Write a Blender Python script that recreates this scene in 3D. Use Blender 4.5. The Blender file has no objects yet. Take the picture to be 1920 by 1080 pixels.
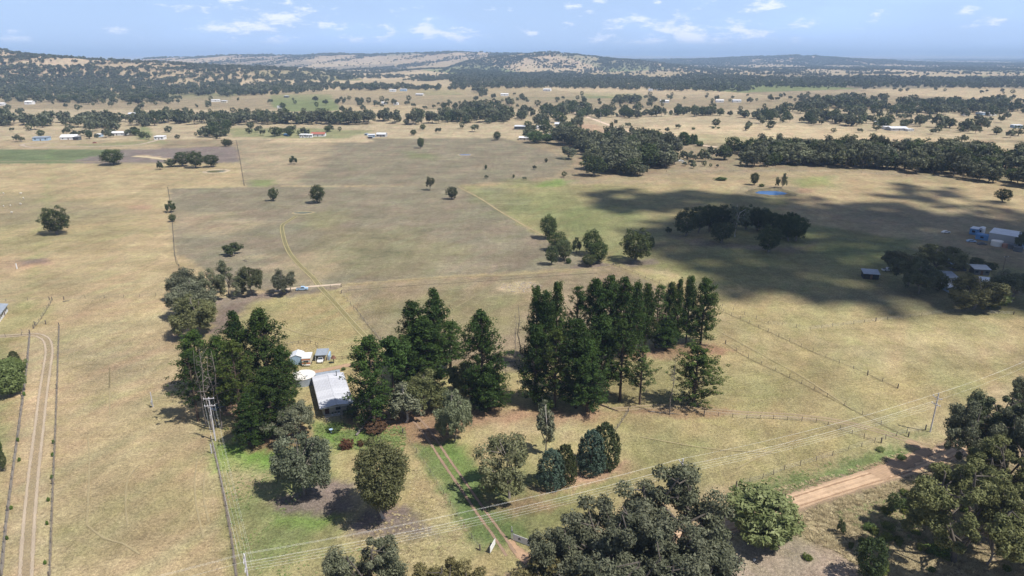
import bpy, math, random
import numpy as np
from math import sin, cos, pi, radians, sqrt, atan2
from mathutils import Vector, Matrix, noise as mnoise

scene = bpy.context.scene
COL = scene.collection
# ------------------------------------------------------------------ camera, light, exposure
F = 1280.0                      # focal length in photo pixels (24 mm equivalent)
TH = math.atan(436.0 / F)       # camera looks down by this much
CH = 92.0                       # drone height in metres
cam_d = bpy.data.cameras.new("camera"); cam = bpy.data.objects.new("camera", cam_d); COL.objects.link(cam)
cam.location = (0, 0, CH); cam.rotation_euler = (pi / 2 - TH, 0, 0)
cam_d.sensor_width = 36; cam_d.lens = 36 * F / 1920; cam_d.clip_start = 1; cam_d.clip_end = 120000
scene.camera = cam

SUN_EL, SH_AZ = radians(57), radians(28)
SUN = Vector((cos(SH_AZ) * cos(SUN_EL), -sin(SH_AZ) * cos(SUN_EL), sin(SUN_EL)))   # towards the sun
sd = bpy.data.lights.new("sun", 'SUN'); sd.energy = 5.0; sd.angle = radians(0.53); sd.color = (1, .95, .87)
so = bpy.data.objects.new("sun", sd); COL.objects.link(so); so.location = (300, -150, 500)
so.rotation_euler = SUN.to_track_quat('Z', 'Y').to_euler()

world = bpy.data.worlds.new("World"); scene.world = world; world.use_nodes = True
def N(nt, t, **k):
    n = nt.nodes.new(t)
    for a, b in k.items():
        if a == 'ins':
            for i, v in b.items(): n.inputs[i].default_value = v
        else: setattr(n, a, b)
    return n
def L(nt, a, b): nt.links.new(a, b)
wt = world.node_tree; wt.nodes.clear()
wo = N(wt, 'ShaderNodeOutputWorld'); bg = N(wt, 'ShaderNodeBackground', ins={'Strength': 0.05})
sky = N(wt, 'ShaderNodeTexSky', sky_type='NISHITA', sun_disc=False)
sky.sun_elevation = SUN_EL; sky.sun_rotation = math.atan2(SUN.x, SUN.y); sky.altitude = 400
sky.air_density = 1.0; sky.dust_density = 0.35; sky.ozone_density = 1.6
tc = N(wt, 'ShaderNodeTexCoord')
sx = N(wt, 'ShaderNodeSeparateXYZ'); L(wt, tc.outputs['Generated'], sx.inputs[0])
# small far cumulus: noise on the view direction, stretched sideways, flat based bands
mp = N(wt, 'ShaderNodeMapping'); mp.inputs['Scale'].default_value = (1, 1, 3.0); mp.inputs['Location'].default_value = (.63, .1, .7)
L(wt, tc.outputs['Generated'], mp.inputs[0])
n1 = N(wt, 'ShaderNodeTexNoise', ins={'Scale': 21.0, 'Detail': 7.0, 'Roughness': .62}); L(wt, mp.outputs[0], n1.inputs[0])
n2 = N(wt, 'ShaderNodeTexNoise', ins={'Scale': 4.0, 'Detail': 2.0}); L(wt, mp.outputs[0], n2.inputs[0])
ad = N(wt, 'ShaderNodeMath', operation='MULTIPLY_ADD', ins={1: .7, 2: -.02}); L(wt, n2.outputs[0], ad.inputs[0])
su = N(wt, 'ShaderNodeMath', operation='ADD'); L(wt, n1.outputs[0], su.inputs[0]); L(wt, ad.outputs[0], su.inputs[1])
cr = N(wt, 'ShaderNodeMapRange', interpolation_type='SMOOTHSTEP', ins={'From Min': .86, 'From Max': 1.03}); L(wt, su.outputs[0], cr.inputs[0])
lo = N(wt, 'ShaderNodeMapRange', interpolation_type='SMOOTHSTEP', ins={'From Min': .012, 'From Max': .022}); L(wt, sx.outputs[2], lo.inputs[0])
ml = N(wt, 'ShaderNodeMath', operation='MULTIPLY'); L(wt, cr.outputs[0], ml.inputs[0]); L(wt, lo.outputs[0], ml.inputs[1])
m2 = N(wt, 'ShaderNodeMath', operation='MULTIPLY', ins={1: .85}); L(wt, ml.outputs[0], m2.inputs[0])
# broad thin veil
n3 = N(wt, 'ShaderNodeTexNoise', ins={'Scale': 3.0, 'Detail': 5.0, 'Roughness': .55}); L(wt, mp.outputs[0], n3.inputs[0])
c3 = N(wt, 'ShaderNodeMapRange', interpolation_type='SMOOTHSTEP', ins={'From Min': .35, 'From Max': .75, 'To Max': .35}); L(wt, n3.outputs[0], c3.inputs[0])
SKY_TINT = N(wt, 'ShaderNodeMixRGB', blend_type='MULTIPLY', ins={0: 1.0, 2: (.86, .94, 1.12, 1)}); L(wt, sky.outputs[0], SKY_TINT.inputs[1])
hzf = N(wt, 'ShaderNodeMapRange', interpolation_type='SMOOTHSTEP', ins={'From Min': .0, 'From Max': .42, 'To Min': .90, 'To Max': .10}); L(wt, sx.outputs[2], hzf.inputs[0])
vv = N(wt, 'ShaderNodeMath', operation='ADD'); L(wt, c3.outputs[0], vv.inputs[0]); L(wt, hzf.outputs[0], vv.inputs[1]); vm = N(wt, 'ShaderNodeMath', operation='MULTIPLY'); L(wt, vv.outputs[0], vm.inputs[0]); L(wt, hzf.outputs[0], vm.inputs[1]); vm.use_clamp = True
v1 = N(wt, 'ShaderNodeMixRGB', ins={2: (10.2, 14.0, 21.0, 1)}); L(wt, vm.outputs[0], v1.inputs[0]); L(wt, SKY_TINT.outputs[0], v1.inputs[1])
v2 = N(wt, 'ShaderNodeMixRGB', ins={2: (18.6, 19.2, 22.2, 1)}); L(wt, m2.outputs[0], v2.inputs[0]); L(wt, v1.outputs[0], v2.inputs[1])
L(wt, v2.outputs[0], bg.inputs[0]); L(wt, bg.outputs[0], wo.inputs[0])

vs = scene.view_settings; vs.view_transform = 'Standard'; vs.look = 'None'; vs.gamma = 1; vs.use_curve_mapping = False; vs.exposure = 0.26
scene.render.engine = 'CYCLES'; cy = scene.cycles
cy.use_denoising = True; cy.denoiser = 'OPENIMAGEDENOISE'; cy.use_adaptive_sampling = True; cy.adaptive_threshold = .015
cy.max_bounces = 5; cy.diffuse_bounces = 2; cy.glossy_bounces = 2; cy.transmission_bounces = 2; cy.volume_bounces = 1; cy.transparent_max_bounces = 8
cy.caustics_reflective = False; cy.caustics_refractive = False; cy.use_fast_gi = False

# ------------------------------------------------------------------ helpers
STH, CTH = sin(TH), cos(TH)
def gp(px, py, z=0.0):
    """ground point seen at a photo pixel"""
    a, b = (px - 960) / F, (py - 540) / F
    dn = STH + b * CTH; fw = CTH - b * STH; t = (CH - z) / dn
    return (a * t, fw * t)
def ht(px, py, y):
    """height above z=0 of the pixel row py at depth y"""
    b = (py - 540) / F; t = y / (CTH - b * STH)
    return CH - t * (STH + b * CTH)
def xat(px, py, y):
    b = (py - 540) / F; return (px - 960) / F * y / (CTH - b * STH)
def pxm(py):
    """photo pixels per metre at a ground row"""
    return F / (CH / (STH + (py - 540) / F * CTH))

def mesh_np(name, v, f, mats=(), mi=None, smooth=False):
    """v (n,3); f (m,k) constant k"""
    me = bpy.data.meshes.new(name); v = np.asarray(v, np.float32); f = np.asarray(f, np.int32)
    m, k = f.shape
    me.vertices.add(len(v)); me.vertices.foreach_set('co', v.ravel())
    me.loops.add(m * k); me.loops.foreach_set('vertex_index', f.ravel())
    me.polygons.add(m); me.polygons.foreach_set('loop_start', np.arange(0, m * k, k, dtype=np.int32))
    if mi is not None: me.polygons.foreach_set('material_index', np.asarray(mi, np.int32))
    if smooth: me.polygons.foreach_set('use_smooth', np.ones(m, bool))
    for x in mats: me.materials.append(x)
    me.update(calc_edges=True); return me
def tag(o, label=None, cat=None, group=None, kind=None):
    if label: o['label'] = label
    if cat: o['category'] = cat
    if group: o['group'] = group
    if kind: o['kind'] = kind
    return o
def link(name, data, parent=None, loc=None):
    o = bpy.data.objects.new(name, data); COL.objects.link(o)
    if parent: o.parent = parent
    if loc is not None: o.location = loc
    return o
def empty(name, loc, rz=0):
    o = link(name, None, None, loc); o.rotation_euler = (0, 0, rz); o.empty_display_size = 1; return o

class MB:
    """collects boxes, tubes, prisms into one mesh of quads/tris"""
    def __init__(s): s.v = []; s.f = []; s.mi = []
    def add(s, v, f, mi=0):
        n = len(s.v); s.v += [tuple(p) for p in v]; s.f += [tuple(i + n for i in q) for q in f]; s.mi += [mi] * len(f); return s
    def box(s, cx, cy, z0, w, d, h, rz=0, mi=0):
        c, n = cos(rz), sin(rz); P = []
        for z in (z0, z0 + h):
            for x, y in ((-w/2, -d/2), (w/2, -d/2), (w/2, d/2), (-w/2, d/2)):
                P.append((cx + x*c - y*n, cy + x*n + y*c, z))
        return s.add(P, [(3,2,1,0),(4,5,6,7),(0,1,5,4),(1,2,6,5),(2,3,7,6),(3,0,4,7)], mi)
    def tube(s, p0, p1, r0, r1=None, n=6, mi=0, cap=True):
        r1 = r0 if r1 is None else r1
        p0, p1 = Vector(p0), Vector(p1); d = (p1 - p0).normalized()
        u = d.cross(Vector((0, 0, 1)) if abs(d.z) < .95 else Vector((1, 0, 0))).normalized(); w = d.cross(u)
        P = [p + (u*cos(2*pi*i/n) + w*sin(2*pi*i/n))*r for p, r in ((p0, r0), (p1, r1)) for i in range(n)]
        f = [(i, (i+1) % n, n+(i+1) % n, n+i) for i in range(n)]
        if cap: f += [tuple(range(n-1, -1, -1)), tuple(range(n, 2*n))]
        return s.add(P, f, mi)
    def poly(s, P, f, mi=0): return s.add(P, f, mi)
    def mesh(s, name, mats, smooth=False):
        me = bpy.data.meshes.new(name); me.from_pydata(s.v, [], s.f)
        for m in (mats if isinstance(mats, (list, tuple)) else [mats]): me.materials.append(m)
        me.polygons.foreach_set('material_index', s.mi)
        if smooth: me.polygons.foreach_set('use_smooth', [True]*len(s.f))
        me.update(); return me
    def obj(s, name, mats, parent=None, loc=None, smooth=False): return link(name, s.mesh(name, mats, smooth), parent, loc)

# ------------------------------------------------------------------ materials
def mat(name, col, rough=.8, metal=0, var=.12, scale=3.0, bump=0.0, bscale=20, spec=.3):
    m = bpy.data.materials.new(name); m.use_nodes = True; nt = m.node_tree; p = nt.nodes['Principled BSDF']
    p.inputs['Roughness'].default_value = rough; p.inputs['Metallic'].default_value = metal
    p.inputs['Specular IOR Level'].default_value = spec
    tcn = N(nt, 'ShaderNodeTexCoord')
    no = N(nt, 'ShaderNodeTexNoise', ins={'Scale': scale, 'Detail': 4.0, 'Roughness': .6}); L(nt, tcn.outputs['Object'], no.inputs[0])
    mr = N(nt, 'ShaderNodeMapRange', ins={'From Min': .3, 'From Max': .7, 'To Min': 1 - var, 'To Max': 1 + var}); L(nt, no.outputs[0], mr.inputs[0])
    mx = N(nt, 'ShaderNodeVectorMath', operation='SCALE'); mx.inputs[0].default_value = col[:3]; L(nt, mr.outputs[0], mx.inputs['Scale'])
    L(nt, mx.outputs[0], p.inputs['Base Color'])
    if bump:
        nb = N(nt, 'ShaderNodeTexNoise', ins={'Scale': bscale, 'Detail': 3.0}); L(nt, tcn.outputs['Object'], nb.inputs[0])
        b = N(nt, 'ShaderNodeBump', ins={'Strength': bump, 'Distance': .05}); L(nt, nb.outputs[0], b.inputs['Height']); L(nt, b.outputs[0], p.inputs['Normal'])
    return m
def leafmat(name, col, col2, trans=.22, nscale=6.0):
    """foliage: colour varies by clump, by leaf and by tree; the object colour tints one tree"""
    m = bpy.data.materials.new(name); m.use_nodes = True; nt = m.node_tree; nt.nodes.clear()
    out = N(nt, 'ShaderNodeOutputMaterial'); tcn = N(nt, 'ShaderNodeTexCoord'); geo = N(nt, 'ShaderNodeNewGeometry'); oi = N(nt, 'ShaderNodeObjectInfo')
    no = N(nt, 'ShaderNodeTexNoise', ins={'Scale': nscale, 'Detail': 2.0}); L(nt, tcn.outputs['Object'], no.inputs[0])
    a = N(nt, 'ShaderNodeMath', operation='MULTIPLY_ADD', ins={1: .45}); L(nt, geo.outputs['Random Per Island'], a.inputs[0])
    b = N(nt, 'ShaderNodeMapRange', ins={'From Min': .35, 'From Max': .65, 'To Min': 0, 'To Max': .55}); L(nt, no.outputs[0], b.inputs[0]); L(nt, b.outputs[0], a.inputs[2])
    mx = N(nt, 'ShaderNodeMixRGB', ins={1: (*col, 1), 2: (*col2, 1)}); L(nt, a.outputs[0], mx.inputs[0])
    r = N(nt, 'ShaderNodeMapRange', ins={'To Min': .78, 'To Max': 1.22}); L(nt, oi.outputs['Random'], r.inputs[0])
    sc_ = N(nt, 'ShaderNodeVectorMath', operation='SCALE'); L(nt, mx.outputs[0], sc_.inputs[0]); L(nt, r.outputs[0], sc_.inputs['Scale'])
    mu = N(nt, 'ShaderNodeVectorMath', operation='MULTIPLY'); L(nt, sc_.outputs[0], mu.inputs[0]); L(nt, oi.outputs['Color'], mu.inputs[1])
    d = N(nt, 'ShaderNodeBsdfDiffuse'); t = N(nt, 'ShaderNodeBsdfTranslucent'); L(nt, mu.outputs[0], d.inputs[0]); L(nt, mu.outputs[0], t.inputs[0])
    g = N(nt, 'ShaderNodeBsdfGlossy', ins={'Roughness': .6}); g.inputs[0].default_value = (1, 1, .9, 1)
    m1 = N(nt, 'ShaderNodeMixShader', ins={0: trans}); L(nt, d.outputs[0], m1.inputs[1]); L(nt, t.outputs[0], m1.inputs[2])
    m2_ = N(nt, 'ShaderNodeMixShader', ins={0: .012}); L(nt, m1.outputs[0], m2_.inputs[1]); L(nt, g.outputs[0], m2_.inputs[2])
    L(nt, m2_.outputs[0], out.inputs[0]); return m
# ------------------------------------------------------------------ terrain
rs = np.random.RandomState(7)
_w = [(rs.uniform(0, 2*pi), rs.uniform(0, 2*pi), rs.uniform(.6, 1.7)) for _ in range(10)]
def wav(x, y, lam, k=0):
    """smooth noise, wave length about lam, range about -1..1"""
    s = 0
    for i in range(5):
        a, p, f = _w[(i + k) % 10]; a2, p2, f2 = _w[(i*3 + k + 1) % 10]
        s = s + np.sin((x*cos(a) + y*sin(a)) * 2*pi*f/lam + p + 1.7*np.sin((x*cos(a2) + y*sin(a2)) * 2*pi*f2/lam/1.9 + p2))
    return s / 3.2
def chain(pts, y0, w_front, w_back):
    """a hill range whose crest is seen along the given pixel skyline, standing at depth y0(px)"""
    xs = np.array([xat(p[0], p[1], p[2]) for p in pts]); zs = np.array([ht(p[0], p[1], p[2]) for p in pts]); ys = np.array([p[2] for p in pts])
    return xs, zs, ys, w_front, w_back
HILLS = [
  chain([(-700,80,2900),(-300,82,2800),(-60,92,2700),(0,101,2650),(60,107,2600),(150,113,2600),(260,118,2650),(350,122,2700),(450,126,2800),(540,131,2900),(640,140,3000),(760,156,3100)], 0, 800, 900),
  chain([(200,116,7000),(300,114,7000),(345,109,7200),(400,109,7200),(480,103,7200),(560,106,7200),(640,103,7200),(700,104,7200),(780,101,7200),(860,99,7200),(960,102,7200),(1060,106,7200),(1200,116,7200),(1300,118,7200)], 0, 2600, 2000),
  chain([(820,126,5200),(900,112,5200),(960,103,5200),(1000,101,5200),(1040,99,5200),(1080,103,5200),(1130,111,5200),(1200,117,5200),(1300,124,5200)], 0, 1200, 1500),
  chain([(1100,117,8500),(1200,114,8500),(1320,112,8500),(1400,109,8500),(1460,107,8500),(1500,105,8500),(1540,110,8500),(1600,113,8500),(1700,116,8500)], 0, 2200, 2000),
  chain([(560,142,3900),(640,134,3900),(720,137,3900),(800,131,3900),(900,136,3900),(980,142,3900),(1060,146,3900)], 0, 900, 1000),
  chain([(-400,106,26000),(900,105,26000),(1150,104,26000),(1300,106,26000),(1500,106,26000),(1700,104,26000),(1900,105,26000),(2600,105,26000)], 0, 5000, 5000)]
def hz(x, y):
    x = np.asarray(x, float); y = np.asarray(y, float); z = np.zeros_like(x)
    for xs, zs, ys, wf, wb in HILLS:
        yc = np.interp(x, xs, ys); zc = np.maximum(np.interp(x, xs, zs), 0)
        edge = np.clip(np.minimum((x - xs[0]), (xs[-1] - x)) / (0.12*(xs[-1]-xs[0])) + .0, 0, 1)
        edge = edge*edge*(3-2*edge)
        d = y - yc; t = np.clip(1 - np.where(d < 0, -d / wf, d / wb), 0, 1); t = t*t*(3-2*t)
        z = np.maximum(z, zc * edge * t)
    far = np.clip((y - 2000) / 2500, 0, 1)
    z = z + far * (4 * wav(x, y, 900, 2) + 4) + np.clip(z / 60, 0, 1) * (5 * wav(x, y, 420, 4) + 3 * wav(x, y, 170, 6))
    return z
def hz1(x, y): return float(hz(np.array([x]), np.array([y]))[0]) if y > 1500 else 0.0

# rows: about one and a half picture pixels each, then at most 2 per cent of the distance
rows = [0.0, 20, 40, 55, 66]; py = 1180.0
while True:
    r = gp(960, py)[1]
    if r < rows[-1] + .5: py -= 2.0; continue
    if r > rows[-1] * 1.022 and rows[-1] > 300: break
    rows.append(r); py -= 2.6
while rows[-1] < 45000: rows.append(rows[-1] * (1.012 if rows[-1] < 12000 else 1.05))
rows = np.array(rows)
# columns: slopes x/y, fine inside the view, coarser to the sides, down to 90 degrees
core = np.linspace(-.86, .86, 800)
side = np.tan(np.linspace(math.atan(.86), radians(84), 46))[1:]
cols = np.concatenate([-side[::-1], core, side])
R_, C_ = len(rows), len(cols)
YY = np.repeat(rows, C_); XX = (rows[:, None] * cols[None, :] * 1.0).ravel()
XX = XX + 0.0
GX, GY = XX.copy(), YY.copy()
first = (np.arange(len(XX)) // C_) == 0
GX[first] = (np.tile(cols, R_) * 1.0)[first] * .01
ZZ = hz(GX, GY)

def polyd(x, y, P):
    """signed distance, positive inside"""
    P = np.array(P); d = np.full(len(x), 1e9); ins = np.zeros(len(x), bool)
    for i in range(len(P)):
        a, b = P[i], P[(i+1) % len(P)]; e = b - a; L2 = max((e**2).sum(), 1e-9)
        t = np.clip(((x-a[0])*e[0] + (y-a[1])*e[1]) / L2, 0, 1)
        d = np.minimum(d, (x-a[0]-t*e[0])**2 + (y-a[1]-t*e[1])**2)
        c = ((a[1] > y) != (b[1] > y)) & (x < e[0]*(y-a[1])/(e[1] if abs(e[1]) > 1e-12 else 1e-12) + a[0]); ins ^= c
    d = np.sqrt(d); return np.where(ins, d, -d)
DRY=(.345,.272,.160); TAN=(.385,.302,.19); GREY=(.207,.178,.124); OLIVE=(.200,.188,.088); GREEN=(.138,.175,.068); LUSH=(.125,.205,.045)
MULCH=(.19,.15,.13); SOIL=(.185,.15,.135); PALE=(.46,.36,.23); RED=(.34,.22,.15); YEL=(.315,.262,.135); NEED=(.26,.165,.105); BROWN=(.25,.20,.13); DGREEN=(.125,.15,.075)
PAINT = [ # colour, soft edge in m, opacity, wobble in m, polygon in photo pixels
 (BROWN,8,1,6,[(-900,262),(3000,262),(3400,345),(-1200,345)]),
 ((.37,.30,.20),10,.9,10,[(-900,205),(2800,205),(2900,262),(-900,262)]),
 (BROWN,20,.8,20,[(-900,168),(2800,168),(2900,205),(-900,205)]),
 (DRY,3,1,2,[(-1500,306),(456,305),(458,348),(314,352),(327,480),(345,600),(398,830),(442,1085),(460,1400),(-2500,1400)]),
 (OLIVE,14,.35,16,[(-600,350),(150,370),(260,420),(200,470),(-400,480)]),
 (GREY,14,.45,12,[(-200,360),(120,372),(260,400),(100,420),(-300,405)]),
 (GREY,10,.35,9,[(120,640),(250,640),(320,700),(200,720)]),(OLIVE,10,.45,8,[(200,880),(380,900),(360,1000),(170,990)]),
 (GREY,3,1,3,[(446,262),(940,258),(1080,300),(1040,330),(850,348),(700,347),(460,350)]),
 (TAN,10,.5,10,[(450,262),(640,262),(560,345),(460,345)]),
 (GREY,2.5,1,2,[(317,354),(460,351),(700,349),(858,347),(925,385),(1000,436),(1140,498),(640,533),(560,545),(440,545),(345,480),(327,480)]),
 (OLIVE,14,.35,12,[(600,440),(760,430),(900,480),(760,520),(560,520)]),(OLIVE,12,.5,10,[(560,400),(640,395),(640,430),(580,430)]),
 (TAN,12,.45,10,[(330,400),(470,395),(480,430),(340,440)]),(TAN,8,.5,8,[(480,480),(640,470),(620,530),(560,530)]),
 (OLIVE,3,.7,4,[(858,347),(1300,345),(1480,370),(1400,520),(1140,498),(1000,436),(925,385)]),
 (DRY,12,.6,12,[(1100,335),(1560,318),(1750,335),(1560,360),(1260,365)]),
 (GREY,12,.6,10,[(880,350),(960,352),(1000,400),(930,385)]),(GREEN,10,.5,9,[(960,335),(1060,340),(1040,350),(950,348)]),
 (GREEN,14,.4,12,[(1000,390),(1200,385),(1220,430),(1080,440)]),
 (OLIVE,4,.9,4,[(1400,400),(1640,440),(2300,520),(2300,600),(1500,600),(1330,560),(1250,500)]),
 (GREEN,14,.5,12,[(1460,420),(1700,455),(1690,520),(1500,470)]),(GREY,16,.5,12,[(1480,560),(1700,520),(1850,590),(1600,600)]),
 (DRY,10,.8,10,[(1500,335),(2100,340),(2200,420),(1900,440),(1560,400)]),(GREY,16,.6,14,[(1540,390),(1900,400),(2000,440),(1640,430)]),
 (BROWN,6,.8,6,[(1700,440),(1920,430),(2100,470),(1900,500),(1720,470)]),
 (OLIVE,14,.45,14,[(1240,620),(1420,640),(1600,740),(1500,760),(1340,730)]),(GREEN,12,.3,12,[(1420,690),(1560,720),(1640,790),(1500,770)]),(GREEN,12,.35,12,[(1660,690),(1800,700),(1760,790),(1690,770)]),(GREEN,14,.35,12,[(860,352),(1050,360),(1150,420),(1240,500),(1120,480),(980,420)]),
 # middle ground
 (BROWN,3,1,3,[(640,536),(1140,500),(1160,502),(1345,578),(1340,700),(700,700),(690,640)]),
 (OLIVE,14,.5,10,[(700,560),(1000,540),(980,620),(760,640)]),
 (YEL,3,.9,3,[(545,545),(640,537),(700,640),(660,700),(530,690),(480,600)]),(GREEN,10,.35,8,[(500,570),(600,560),(620,600),(520,610)]),
 (YEL,4,1,4,[(1160,500),(1500,560),(1920,600),(2300,640),(2300,760),(1920,700),(1690,815),(1345,590)]),
 (TAN,14,.4,12,[(1500,640),(1900,620),(1880,670),(1600,690)]),(OLIVE,14,.5,12,[(1640,640),(1920,680),(1800,720)]),
 (OLIVE,12,.45,10,[(1360,640),(1560,700),(1600,760),(1420,720)]),
 (YEL,3,1,3,[(1340,590),(1690,815),(1660,828),(1560,790),(1130,770),(1130,660)]),(OLIVE,10,.6,8,[(1130,670),(1300,680),(1500,740),(1480,770),(1140,765)]),
 # the homestead block
 (YEL,2,1,2,[(360,600),(560,545),(700,640),(900,700),(1130,690),(1130,775),(1560,790),(1650,830),(1400,905),(1180,940),(1000,1060),(600,1200),(455,1300),(398,830)]),
 (YEL,10,.7,8,[(1160,790),(1560,800),(1600,840),(1380,890),(1180,880)]),(GREEN,8,.4,6,[(1200,800),(1330,830),(1250,870),(1170,840)]),
 (GREEN,6,.75,5,[(402,840),(560,840),(640,860),(640,1000),(560,1050),(440,1050),(420,950)]),
 (LUSH,3,.95,3,[(404,828),(440,824),(520,840),(560,862),(520,880),(412,880)]),(LUSH,3,.9,3,[(585,795),(700,795),(760,820),(690,850),(600,835)]),
 (DRY,6,.75,5,[(430,870),(500,880),(520,920),(430,930)]),(YEL,5,.8,4,[(640,840),(770,830),(850,940),(880,1010),(790,1040),(690,990)]),(DRY,4,.6,4,[(780,870),(850,945),(880,1020),(820,1000),(780,930)]),
 (DRY,5,.7,5,[(770,1010),(900,1000),(900,1060),(760,1090)]),
 (LUSH,3,.65,3,[(530,960),(640,955),(660,985),(560,1000)]),
 (GREEN,2,.95,1.5,[(772,830),(850,826),(900,880),(1000,1010),(900,1030),(830,930)]),(LUSH,3,.45,3,[(800,835),(850,832),(940,930),(880,930)]),
 (GREEN,5,.6,5,[(860,880),(1180,900),(1000,1030),(900,1000)]),
 (TAN,5,.55,5,[(900,780),(1130,780),(1080,830),(960,820),(900,850)]),
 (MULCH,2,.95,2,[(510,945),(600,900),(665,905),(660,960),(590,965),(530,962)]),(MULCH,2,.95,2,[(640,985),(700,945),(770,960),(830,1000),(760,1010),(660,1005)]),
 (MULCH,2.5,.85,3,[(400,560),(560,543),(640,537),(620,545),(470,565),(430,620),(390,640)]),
 (NEED,2,.9,2,[(440,800),(560,790),(600,830),(470,850)]),(NEED,3,.85,3,[(640,770),(900,760),(1150,775),(1130,795),(950,790),(800,830),(650,800)]),
 (NEED,2.5,.95,3,[(1090,662),(1330,640),(1375,655),(1330,670),(1120,675)]),(NEED,2,.8,2,[(1150,770),(1300,758),(1400,775),(1290,785)]),
 (RED,2,.9,2,[(990,915),(1100,880),(1180,870),(1150,895),(1020,930)]),(NEED,3,.8,3,[(900,935),(1010,930),(1060,945),(960,965)]),
 (RED,2,.95,1.5,[(420,740),(460,735),(490,770),(440,790)]),
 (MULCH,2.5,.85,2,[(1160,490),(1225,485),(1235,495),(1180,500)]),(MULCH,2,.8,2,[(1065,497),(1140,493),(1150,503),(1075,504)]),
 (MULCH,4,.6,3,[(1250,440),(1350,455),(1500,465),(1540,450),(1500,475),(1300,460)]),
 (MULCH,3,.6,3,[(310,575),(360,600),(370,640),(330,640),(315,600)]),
 # north west fields
 (DGREEN,3,.95,4,[(-900,281),(240,280),(270,290),(190,306),(-900,314)]),(SOIL,3,.95,4,[(240,279),(440,275),(452,305),(180,307),(130,303)]),
 (PALE,1.5,.7,1,[(250,291),(275,291),(320,297),(320,300),(280,297)]),
 (TAN,5,.6,5,[(-600,262),(300,262),(300,280),(-600,280)]),(GREEN,5,.5,5,[(120,272),(300,262),(320,268),(200,276)]),
 (GREEN,8,.6,8,[(430,240),(560,240),(700,245),(640,262),(430,256)]),(PALE,5,.7,6,[(520,260),(700,258),(700,266),(500,268)]),
 (GREEN,6,.8,5,[(505,178),(620,176),(640,207),(545,210),(510,200)]),(TAN,6,.8,5,[(640,197),(800,197),(780,212),(640,210)]),
 (GREEN,6,.7,5,[(780,168),(850,168),(870,178),(800,178)]),(GREEN,8,.6,8,[(1080,172),(1200,175),(1220,184),(1100,184)]),
 (GREEN,6,.8,5,[(262,236),(281,236),(280,262),(258,262)]),(LUSH,4,.5,4,[(468,337),(520,337),(510,349),(470,349)]),
 (GREEN,8,.5,8,[(755,283),(810,290),(820,302),(770,297)]),(LUSH,6,.6,5,[(1040,336),(1070,338),(1050,350),(1000,350)]),
 (LUSH,8,.45,6,[(1480,335),(1560,330),(1560,350),(1500,352)]),(LUSH,6,.35,5,[(100,265),(60,560),(0,590),(0,620),(60,600)]),
 (PALE,8,.75,8,[(1300,232),(1500,235),(1900,268),(1900,285),(1500,268),(1240,268),(1160,240)]),(GREEN,10,.3,10,[(1300,250),(1500,262),(1480,272),(1280,268)]),
 (PALE,15,.8,15,[(1500,165),(1900,170),(2400,180),(2400,190),(1900,186),(1640,178),(1500,172)]),
 (GREY,4,.7,4,[(1380,352),(1420,346),(1500,350),(1520,362),(1440,372),(1370,365)]),(RED,4,.7,4,[(1500,352),(1540,354),(1520,362),(1490,360)]),
 (RED,4,.6,4,[(1080,225),(1140,240),(1130,252),(1080,245)]),
 (RED,3,.7,3,[(-40,495),(40,487),(100,484),(90,497),(-20,507)]),(MULCH,3,.8,2,[(40,488),(85,484),(90,492),(45,496)]),(RED,2,.6,2,[(235,385),(280,383),(285,392),(240,393)]),
 (PALE,2,.6,3,[(940,530),(1000,528),(1010,548),(950,550)]),
 # left drive block
 (YEL,3,.8,3,[(-400,600),(100,575),(100,610),(108,1090),(-200,1090)]),(TAN,3,.8,2,[(48,622),(100,612),(100,1090),(0,1090)]),(GREEN,4,.4,4,[(-200,640),(35,630),(10,900),(-100,900)]),
 (RED,3,.4,3,[(25,640),(40,640),(35,1090),(0,1090)]),
 # road side, bottom right
 (GREEN,2,.9,2,[(1380,915),(1560,880),(1640,840),(1700,838),(1700,862),(1640,880),(1600,900),(1480,935),(1400,960)]),(OLIVE,2,.7,2,[(1380,895),(1560,868),(1640,832),(1560,870),(1400,912)]),
 (BROWN,3,.95,3,[(1480,965),(1660,905),(1760,870),(2200,800),(2400,1300),(1200,1400),(1150,1100)]),
 (OLIVE,5,.7,4,[(1560,960),(1700,930),(1740,1000),(1640,1010)]),(DRY,4,.8,4,[(1480,975),(1560,950),(1580,1010),(1480,1005)]),
 ((.31,.245,.19),3,.95,3,[(1340,1015),(1480,1010),(1570,1040),(1620,1090),(1560,1300),(1280,1300),(1250,1060)]),
 ((.33,.26,.2),4,.7,4,[(1560,1050),(1900,1040),(2200,1300),(1600,1300)]),(MULCH,4,.5,3,[(1640,1010),(1760,1000),(1800,1050),(1700,1050)]),
 (GREEN,3,.6,3,[(1690,808),(1750,805),(1760,822),(1710,826)]),
]
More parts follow.
